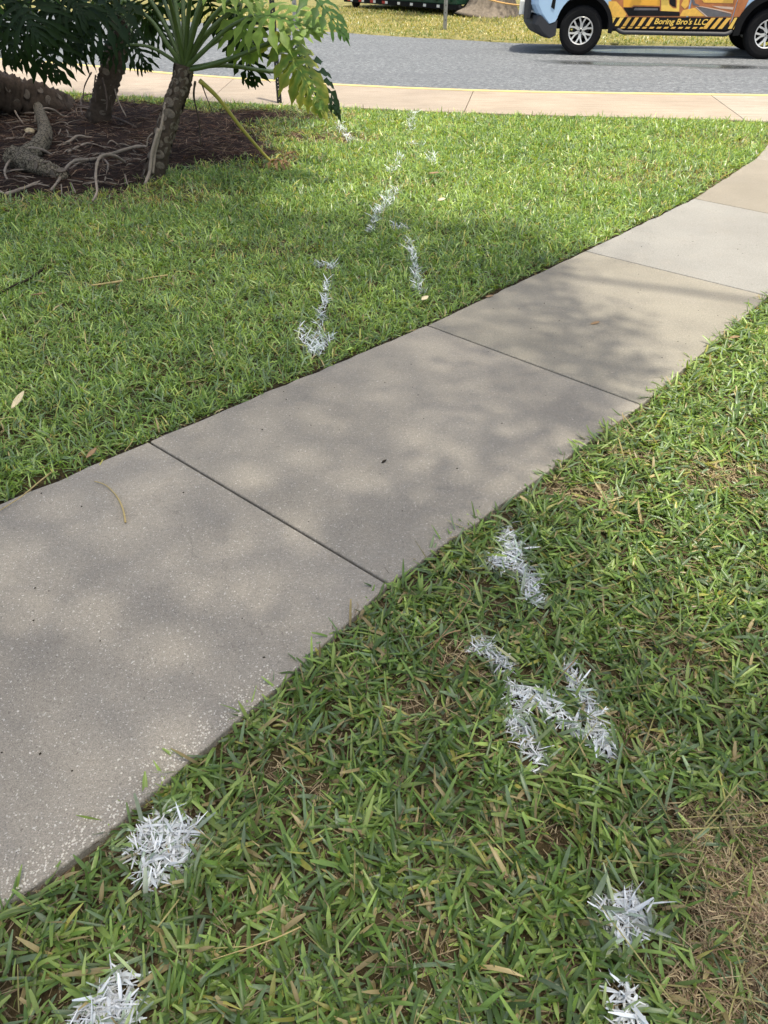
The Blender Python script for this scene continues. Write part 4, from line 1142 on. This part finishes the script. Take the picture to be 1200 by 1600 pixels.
b.f.append(tuple(range(n))); b.f.append(tuple((len(st)-1)*n + k for k in range(n-1, -1, -1)))
b.build('body', M['blue'], tk, False, bevel=0.012)
b = MB(); b.box((-.60, .34, .40), (WB + .9, 1.54, .95)); b.build('chassis', M['blk'], tk)
# lower valance and front details
b = MB()
vp = [(-0.86, 0.63), (-0.66, 0.485), (-0.54, 0.515), (-0.49, 0.56), (-0.49, 0.31), (-0.62, 0.26), (-0.80, 0.36), (-0.90, 0.48)]
n = len(vp)
for y, off in st:
    for x, z in vp: b.v.append((x + off * max(0, min(1, (-0.30 - x) / 0.5)) + 0.004, y + (0.004 if y < .94 else -.004), z))
for i in range(len(st) - 1):
    for k in range(n): b.f.append((i*n+k, i*n+(k+1) % n, (i+1)*n+(k+1) % n, (i+1)*n+k))
b.f.append(tuple(range(n))); b.f.append(tuple((len(st)-1)*n + k for k in range(n-1, -1, -1)))
b.build('bumper_valance', M['gry'], tk, bevel=0.01)
b = MB(); b.box((-1.17, .45, .62), (-1.0, 1.43, 1.0)); b.build('grille', M['blk'], tk, bevel=0.02)
b = MB(); b.box((-1.20, .30, .62), (-1.05, .42, .84)); b.build('fog_lamp', M['white'], tk, bevel=0.008)
b = MB(); b.box((-1.10, .16, .56), (-.97, .30, .90)); b.build('bumper_insert', M['gry'], tk, bevel=0.01)
b = MB(); b.box((-.93, .012, .98), (-.66, .30, 1.06)); b.build('headlight', M['blk'], tk, bevel=0.02)
b = MB(); b.sideplate([(-.60, .76), (-.53, .72), (-.52, .96), (-.57, .98)], .012, .03); b.build('bumper_vent', M['blk'], tk)
for cx in (0, WB):
    b = MB(); o_ = arc(cx, .42, AR + .085, 186, -6, 22); i_ = arc(cx, .42, AR - .03, 186, -6, 22)
    if cx == 0: o_ = arc(cx, .42, AR + .045, 120, -6, 22); i_ = arc(cx, .42, AR - .03, 120, -6, 22)
    m = len(o_)
    for y in (-.028, .05):
        b.v += [(x, y, z) for x, z in o_] + [(x, y, z) for x, z in i_]
    for k in range(m - 1):
        b.f += [(k, k+1, m+k+1, m+k), (2*m+k+1, 2*m+k, 3*m+k, 3*m+k+1), (k+1, k, 2*m+k, 2*m+k+1), (m+k, m+k+1, 3*m+k+1, 3*m+k)]
    b.f += [(0, m, 3*m, 2*m), (m-1, 2*m-1, 4*m-1, 3*m-1)]
    b.build('wheel_arch', M['blk'], tk, bevel=0.006)
# sill, running board, hanging exhaust
b = MB(); b.box((AR + .0, .01, .40), (WB - AR, .30, .47)); b.build('sill', M['blk'], tk)
rb_ = [TL(966, 51), TL(1120, 54.5), TL(1150, 56)]
b = MB(); zr = 0.385
b.tube(smooth_path([(.62, .10, zr + .08), (.75, -.03, zr + .005), (1.0, -.05, zr), (WB - 1.0, -.05, zr), (WB - .72, -.03, zr + .005), (WB - .60, .10, zr + .08)], 5), 0.036, 12)
for x in (.95, 1.7, WB - 1.0): b.box((x - .03, -.03, zr - .01), (x + .03, .30, zr + .02))
b.build('running_board', M['gry'], tk, True)
b = MB(); b.tube([(WB - .9, .7, .36), (WB - .3, .75, .38), (WB + .6, .8, .36)], .06, 10); b.tube([(WB, .2, .40), (WB, 1.7, .40)], .07, 10); b.lathe_y([(0.01, .80), (.16, .82), (.19, .94), (.16, 1.06), (.01, 1.08)], 18, WB, .40); b.build('rear_axle', M['blk'], tk, True)
# wheels
def make_wheel():
    out = []
    b = MB(); b.lathe_y([(0.02, .12), (0.13, .12), (0.14, .14), (0.14, .16), (0.02, .17)], 28); hub = b.mesh('wheel', M['gry'], False)
    pr = [(0.225, .02), (0.235, .012), (0.27, .004), (0.33, .0), (0.362, .010), (0.383, .028), (0.393, .05), (0.395, .075), (0.388, .078), (0.388, .088), (0.395, .091), (0.395, .128), (0.388, .131), (0.388, .141), (0.395, .144), (0.395, .185), (0.388, .188), (0.388, .196), (0.393, .215), (0.362, .255), (0.33, .265), (0.27, .26), (0.225, .245)]
    b = MB(); b.lathe_y(pr, 56); tyre = b.mesh('tyre', M['tyre'], False)
    b = MB()
    b.lathe_y([(0.228, .05), (0.230, .018), (0.222, .010), (0.210, .016), (0.204, .05), (0.200, .20), (0.228, .24)], 48)
    b.lathe_y([(0.002, .030), (0.036, .030), (0.040, .036), (0.062, .038), (0.068, .050), (0.064, .09), (0.002, .09)], 28)
    for k in range(6):
        a = k * math.pi / 3 + math.pi / 6
        for da in (-1, 1):
            p0 = (0.055, a + da * 0.16); p1 = (0.12, a + da * 0.13); p2 = (0.213, a + da * 0.27)
            rows = []
            for (r_, th), hw, yy in ((p0, .015, .036), (p1, .014, .030), (p2, .017, .018)):
                cx, cz = r_ * math.cos(th), r_ * math.sin(th); tx, tz = -math.sin(th), math.cos(th)
                rows.append([(cx + tx*hw, yy, cz + tz*hw), (cx - tx*hw, yy, cz - tz*hw), (cx - tx*hw, yy + .05, cz - tz*hw), (cx + tx*hw, yy + .05, cz + tz*hw)])
            b0 = len(b.v)
            for r_ in rows: b.v += r_
            for i in range(2):
                for j in range(4): b.f.append((b0+i*4+j, b0+i*4+(j+1) % 4, b0+(i+1)*4+(j+1) % 4, b0+(i+1)*4+j))
            b.f += [(b0, b0+1, b0+2, b0+3), (b0+8, b0+9, b0+10, b0+11)]
        # small web joining the pair
    rim = b.mesh('rim', M['alloy'], False)
    b = MB()
    for k in range(6):
        a = k * math.pi / 3
        b.lathe_y([(0.001, .028), (0.008, .028), (0.010, .045)], 8, 0.047 * math.cos(a), 0.047 * math.sin(a))
    b.lathe_y([(0.001, .022), (0.022, .024), (0.026, .034)], 16)
    nuts = b.mesh('wheel_nuts', M['blk'], False)
    for me in (hub, tyre, rim, nuts):
        bm = bmesh.new(); bm.from_mesh(me); bmesh.ops.recalc_face_normals(bm, faces=bm.faces); bm.to_mesh(me); bm.free()
    return hub, tyre, rim, nuts
WM = make_wheel()
for cx in (0.0, WB):
    for near_ in (True, False):
        o = bpy.data.objects.new('wheel', WM[0]); link(o, tk)
        o.location = (cx, 0.0 if near_ else 1.88, WR)
        if not near_: o.rotation_euler = (0, 0, math.pi)
        o.rotation_euler.y = 0.3 if cx else 0.05
        for me, nm in zip(WM[1:], ('tyre', 'rim', 'wheel_nuts')): link(bpy.data.objects.new(nm, me), o)
# cab above the belt line
def ring(z, x0, x1, y0, y1): return [(x0, y0, z), (x1, y0, z), (x1, y1, z), (x0, y1, z)]
b = MB()
lv = [ring(1.18, .45, 2.95, .06, 1.82), ring(1.50, .98, 2.93, .14, 1.74), ring(1.80, 1.36, 2.84, .24, 1.64), ring(1.86, 1.52, 2.72, .32, 1.56)]
for r_ in lv: b.v += r_
for i in range(3):
    for k in range(4): b.f.append((i*4+k, i*4+(k+1) % 4, (i+1)*4+(k+1) % 4, (i+1)*4+k))
b.f += [(0, 1, 2, 3), (12, 13, 14, 15)]
b.build('cab', M['blue'], tk, bevel=0.03)
def pane(name, q, m='glass', push=0.012):
    q = [Vector(p) for p in q]; nn = (q[1] - q[0]).cross(q[2] - q[0]).normalized()
    if nn.y > 0 and abs(nn.y) > .5 and q[0].y < .9: nn = -nn
    if nn.y < 0 and abs(nn.y) > .5 and q[0].y > .9: nn = -nn
    if abs(nn.x) > .4 and nn.x > 0 and q[0].x < 1.5: nn = -nn
    b = MB(); b.add([p + nn * push for p in q] + [p - nn * .02 for p in q], [(0, 1, 2, 3), (7, 6, 5, 4), (0, 4, 5, 1), (1, 5, 6, 2), (2, 6, 7, 3), (3, 7, 4, 0)])
    return b.build(name, M[m], tk)
for y0, y1, y2 in ((.088, .14, .222), (1.792, 1.74, 1.658)):
    pane('window', [(1.02, y0, 1.26), (1.86, y0, 1.26), (1.86, y2, 1.74), (1.40, y2, 1.74)])
    pane('window', [(1.96, y0, 1.26), (2.78, y0, 1.26), (2.72, y2, 1.74), (1.96, y2, 1.74)])
pane('windscreen', [(.60, .20, 1.24), (.60, 1.68, 1.24), (1.34, 1.54, 1.78), (1.34, .34, 1.78)])
b = MB(); b.box((.93, -.14, 1.22), (1.08, .02, 1.42)); b.box((.99, .0, 1.24), (1.04, .12, 1.29)); b.build('mirror', M['blk'], tk, bevel=0.02)
b = MB(); b.box((.93, 1.86, 1.22), (1.08, 2.02, 1.42)); b.box((.99, 1.76, 1.24), (1.04, 1.88, 1.29)); b.build('mirror', M['blk'], tk, bevel=0.02)
b = MB(); b.box((2.98, .03, 1.17), (WB + 1.12, .12, 1.32)); b.box((2.98, 1.76, 1.17), (WB + 1.12, 1.85, 1.32)); b.box((WB + 1.06, .12, 1.17), (WB + 1.12, 1.76, 1.32)); b.box((2.98, .12, 1.17), (3.04, 1.76, 1.32)); b.build('bed_rail', M['w_rust'], tk, bevel=0.015)
b = MB(); b.box((WB + 1.14, .1, .50), (WB + 1.26, 1.78, .68)); b.build('rear_bumper', M['gry'], tk, bevel=0.02)
for y in (.06, 1.62):
    b = MB(); b.box((WB + 1.10, y, .85), (WB + 1.17, y + .2, 1.15)); b.build('tail_light', M['red'], tk, bevel=0.01)

# printed graphics on the flank (thin film on the doors)
def film(name, pl, m, y, parent=tk, px=True):
    pts = [TL(*q, 0.01) for q in pl] if px else pl
    b = MB(); b.sideplate(pts, y, y + 0.0012)
    return b.build(name, M[m], parent)
z_top = 1.14
def door(x0, x1, name):
    b = MB(); b.sideplate([(x0 + (0.0), 0.475), (x1 - .045, 0.475), (x1, z_top), (x0, z_top)], 0.004, 0.03)
    return b.build(name, M['w_rust'], tk, bevel=0.004)
xs0 = TL(951, 30)[0]; xs1 = TL(1008, 30)[0] + 0.75; xs2 = TL(1149, 20)[0]; xs3 = TL(1166, 10)[0]
dz_ = door(xs0, xs1, 'front_door'); dr = door(xs1 + .008, xs2, 'rear_door')
b = MB(); b.sideplate([(xs2 - .03, .475), (xs3 - .12, .475), (xs3 - .03, .72), (xs3 + .03, .95), (xs3 + .03, z_top), (xs2 + .012, z_top)], 0.004, 0.03); b.build('bed_panel', M['w_rust'], tk, bevel=0.004)
for x in (xs0 + .85, xs2 - .22):
    b = MB(); b.box((x, -.03, 1.02), (x + .2, .004, 1.06)); b.build('door_handle', M['blk'], tk, bevel=0.008)
Y_ = 0.0015
film('graphic', [(951, 27), (951, 2), (963, 2), (972, 12), (979, 22), (976, 27)], 'w_amber', Y_)
film('graphic', [(974, -3), (1031, -3), (1031, 9), (990, 8), (986, 11), (974, 11)], 'w_orange', Y_)
film('graphic', [(974, 12), (987, 12), (991, 10), (1031, 11), (1031, 17), (1062, 19), (1062, 25), (982, 25)], 'w_dark', Y_)
film('graphic', [(992, 12), (1028, 13), (1028, 16), (990, 16)], 'w_grey', Y_ - .0015)
film('graphic', [(1033, -3), (1044, -3), (1046, 8), (1052, 13), (1057, 13), (1058, -3), (1062, -3), (1061, 18), (1033, 17)], 'w_yellow', Y_)
film('graphic', [(1046, -3), (1056, -3), (1056, 11), (1051, 10), (1046, 6)], 'w_dark', Y_)
film('graphic', [(1064, 8), (1069, -3), (1076, -3), (1076, 8), (1070, 14)], 'w_amber', Y_)
film('graphic', [(1062, 25), (1067, 16), (1086, 12), (1101, 25)], 'w_amber', Y_)
film('graphic', [(1088, 11), (1096, 11), (1120, 16), (1143, 22), (1142, 26), (1106, 26)], 'w_grey', Y_)
film('graphic', [(1086, 11), (1088, 11), (1106, 26), (1103, 26)], 'w_line', Y_ - .0015)
film('graphic', [(1088, 9.6), (1098, 10), (1125, 15), (1143, 20), (1143, 21.2), (1120, 16), (1096, 11)], 'w_line', Y_ - .0015)
film('graphic', [(1079, -3), (1084, -3), (1086, 5), (1093, 8), (1092, 9.5), (1083, 8)], 'w_grey', Y_)
film('graphic', [(1096, -1), (1146, -1), (1145, 5), (1100, 4)], 'w_amber', Y_)
film('graphic', [(1112, 9), (1146, 11), (1145, 15), (1125, 13)], 'w_line', Y_)
band = film('stripe_band', [(951, 26.5), (1141, 27.3), (1138, 46.5), (948.5, 44.5)], 'w_dark', Y_)
film('stripe_band', [(1147, 26.5), (1159, 26.5), (1149, 46), (1135.5, 46)], 'w_dark', Y_)
for x in (954, 966.5, 978.5, 990, 1002, 1014):
    film('stripe', [(x + 2.5, 27.2), (x + 8.5, 27.2), (x - 0.5, 40.5), (x - 6.0, 40.5)] if x > 955 else [(x + 2.5, 27.2), (x + 8.5, 27.2), (x + 1, 40.5), (x - 4, 44.5)], 'w_yellow' if x < 970 else 'w_amber', Y_ - .002)
for x in (1109, 1121, 1133):
    film('stripe', [(x + 2.5, 27.8), (x + 9, 27.8), (x - 5, 45), (x - 12, 45)], 'w_amber', Y_ - .002)
for x in (1146, 1158):
    film('stripe', [(x + 2, 27.5), (x + 6, 27.5), (x - 3, 45), (x - 9, 45)] if x < 1150 else [(x - 3, 27), (x, 27), (x - 7, 44), (x - 13, 46)], 'w_yellow', Y_ - .002)
for k in range(12):
    x = 970 + k * 11.2
    film('dash', [(x + 1.5, 41.6 + k * .05), (x + 8, 41.6 + k * .05), (x + 5.5, 44.4 + k * .05), (x - 1.0, 44.4 + k * .05)], 'w_amber', Y_ - .002)
p0 = TL(1021, 38.3, 0.01); p1 = TL(1104, 39.0, 0.01); ph_ = TL(1021, 28.2, 0.01)[1] - p0[1]
fc = bpy.data.curves.new('lettering', 'FONT'); fc.body = "Boring Bro's LLC"; fc.size = 1.0; fc.shear = 0.25; fc.extrude = 0.004; fc.offset = 0.02
fo = bpy.data.objects.new('lettering_tmp', fc); col.objects.link(fo)
bpy.context.view_layer.update()
me = bpy.data.meshes.new_from_object(fo.evaluated_get(bpy.context.evaluated_depsgraph_get()))
wtxt = max(v.co.x for v in me.vertices) - min(v.co.x for v in me.vertices); htxt = max(v.co.y for v in me.vertices)
bpy.data.objects.remove(fo)
me.materials.clear(); me.materials.append(M['w_yellow'])
o = link(bpy.data.objects.new('lettering', me), tk)
o.location = (p0[0], Y_ - .003, p0[1] + .01); o.rotation_euler = (R(90), 0, 0); o.scale = ((p1[0] - p0[0]) / wtxt, ph_ / htxt * 0.9, 0.3)

# rope from the post to the truck's nose
ra = fq + Vector((0.03, -0.03, 1.07)); rb2 = tc0 + tex * -1.02 + tey * 0.9 + Vector((0, 0, 0.72))
pts = [ra.lerp(rb2, k / 12) + Vector((0, 0, -0.14 * math.sin(math.pi * k / 12))) for k in range(13)]
b = MB(); b.tube(pts, 0.016, 7)
for th in range(2):
    pass
o = b.build('rope', M['rope'], None, True); tag(o, 'orange rope slung between the grey post and the truck nose', 'rope')

# ------------------------------------------------------------------ small things lying about
def twig(name, pl, r, m, label, cat, z=0.004, lift=0.0, group=None):
    pts = smooth_path([G(a, c_, z + r + lift * math.sin(math.pi * k / (len(pl) - 1))) for k, (a, c_) in enumerate(pl)], 6)
    n = len(pts)
    b = MB(); b.tube(pts, [r * (0.45 + 0.55 * k / (n - 1)) for k in range(n)], 7)
    o = b.build(name, M[m], None, True); return tag(o, label, cat, group)
twig('fallen_twig', [(148, 752), (165, 758), (182, 775), (192, 795), (196, 816)], 0.0035, 'straw', 'curved straw coloured stem lying alone on the path', 'twig')
twig('fallen_twig', [(-10, 803), (30, 778), (62, 752), (80, 738)], 0.003, 'straw', 'thin dry stem along the grassy left path edge', 'twig', 0.003, 0.01)
twig('fallen_twig', [(195, 705), (205, 692), (208, 684)], 0.002, 'straw', 'short dry stem by the upper end of nearest path joint', 'twig')
twig('fallen_frond', [(0, 458), (22, 446), (45, 436), (68, 420)], 0.009, 'dirt', 'dark dead frond half sunk in lawn at left edge', 'frond', -0.005)
twig('fallen_frond', [(48, 461), (72, 458)], 0.007, 'brownleaf', 'short brown frond piece in lawn beside dark frond', 'frond', 0.005)
twig('fallen_frond', [(142, 446), (165, 443), (193, 439)], 0.008, 'straw', 'pale tan dead frond lying on the left lawn', 'frond', 0.004)
twig('fallen_frond', [(212, 438), (240, 433), (262, 430)], 0.005, 'straw', 'thin tan frond tip lying right of the pale frond', 'frond', 0.004)
twig('fallen_twig', [(668, 1010), (700, 990), (720, 985)], 0.002, 'brownleaf', 'thin brown twig in near grass left of the paint dash', 'twig', 0.015)
twig('fallen_twig', [(860, 1075), (895, 1035), (905, 1022)], 0.0018, 'brownleaf', 'thin brown twig crossing the painted letter', 'twig', 0.03)
twig('fallen_twig', [(330, 1500), (420, 1470), (470, 1448)], 0.0016, 'straw', 'long fine straw crossing the grass near the bottom', 'twig', 0.03)
twig('fallen_twig', [(670, 1018), (735, 930), (700, 905)], 0.0018, 'brownleaf', 'bent brown twig in grass below the path edge', 'twig', 0.02)

def small_leaf(px, py, L, W, rot, m, label, z=0.02, tilt=0.2):
    b = MB(); rows = 7
    for k in range(rows + 1):
        s = k / rows; h = W * math.sin(math.pi * (0.04 + 0.94 * s)) ** 0.8 * 0.5
        for j, y in enumerate((-h, 0, h)): b.v.append((L * (s - .5), y, 0.25 * h * (j != 1) + 0.12 * L * (s - .5) ** 2))
    for k in range(rows):
        for j in range(2): b.f.append((k*3+j, k*3+j+1, (k+1)*3+j+1, (k+1)*3+j))
    o = b.build('fallen_leaf', M[m], None, True)
    md = o.modifiers.new('s', 'SOLIDIFY'); md.thickness = 0.0012
    o.location = G(px, py, z); o.rotation_euler = (tilt, -tilt, R(rot)); tag(o, label, 'leaf', 'fallen dry leaves')
small_leaf(28, 625, 0.095, 0.026, 70, 'paleleaf', 'pale cream fallen leaf standing in the left lawn', 0.035, 0.4)
small_leaf(143, 708, 0.06, 0.02, 65, 'brownleaf', 'brown curled leaf at left path edge near joint', 0.01)
small_leaf(678, 271, 0.16, 0.045, -60, 'brownleaf', 'long reddish brown leaf in the sunlit lawn', 0.045)
small_leaf(690, 312, 0.06, 0.04, 10, 'paleleaf', 'small tan leaf in sunlit lawn below reddish leaf', 0.045)
small_leaf(664, 466, 0.05, 0.03, 40, 'paleleaf', 'small tan leaf at the foot of the hooked paint line', 0.03)
small_leaf(930, 505, 0.05, 0.02, 10, 'brownleaf', 'tiny brown leaf scrap at right path edge', 0.004)
small_leaf(765, 463, 0.045, 0.02, 5, 'brownleaf', 'tiny dark leaf scrap on sunlit slab near lawn', 0.004)
small_leaf(1148, 527, 0.05, 0.02, -10, 'brownleaf', 'small brown leaf on path beside the right lawn', 0.004)
small_leaf(600, 721, 0.025, 0.01, 40, 'dirt', 'small dark leaf scrap in the middle of the path', 0.004)

def grit(name, n, lo, hi, pts_fn, m, label, cat):
    b = MB()
    for k in range(n):
        q = pts_fn(k); s = random.uniform(lo, hi)
        V = [Vector((x, y, z)) * s * random.uniform(.7, 1.2) for x, y, z in ((1, 0, 0), (-1, 0, 0), (0, 1, 0), (0, -1, 0), (0, 0, .7), (0, 0, -.4))]
        b.add([(q.x + v.x, q.y + v.y, 0.0008 + max(0, v.z) if v.z >= 0 else -0.001) for v in V], [(0, 2, 4), (2, 1, 4), (1, 3, 4), (3, 0, 4)])
    o = b.build(name, M[m]); tag(o, label, cat, kind='stuff'); return o
def edge_q(k):
    f = random.random() ** 1.0
    a = G(40 + 330 * f, 1395 - 285 * f - 0 * f).xy
    line = [G(0, 1415).xy, G(150, 1312).xy, G(300, 1180).xy, G(450, 1062).xy]
    i = min(2, int(f * 3)); q = line[i].lerp(line[i+1], f * 3 - i)
    return q - perp * abs(random.gauss(0.008, 0.045))
grit('pale_grit', 600, 0.0010, 0.0038, edge_q, 'crumb', 'pale grit scattered along the lower path edge', 'grit')
def path_q(k):
    i = random.randint(1, 4); f = random.random(); g_ = random.random()
    return PL[i].lerp(PL[i+1], f).lerp(PR[i].lerp(PR[i+1], f), 0.03 + 0.94 * g_)
grit('dark_crumbs', 140, 0.0015, 0.0045, path_q, 'dirt', 'dark crumbs of soil scattered over the path', 'crumbs')
def rim_q(k):
    i = random.randint(1, 4); f = random.random()
    return PL[i].lerp(PL[i+1], f) + perp * random.gauss(-0.010, 0.012)
o = grit('edge_soil', 2600, 0.003, 0.009, rim_q, 'dirt', 'dark loose soil along the trimmed left path edge', 'soil'); o.location.z = -0.012
print('WHEELBASE', WB, 'TRIS', sum(len(m.polygons) for m in bpy.data.meshes))
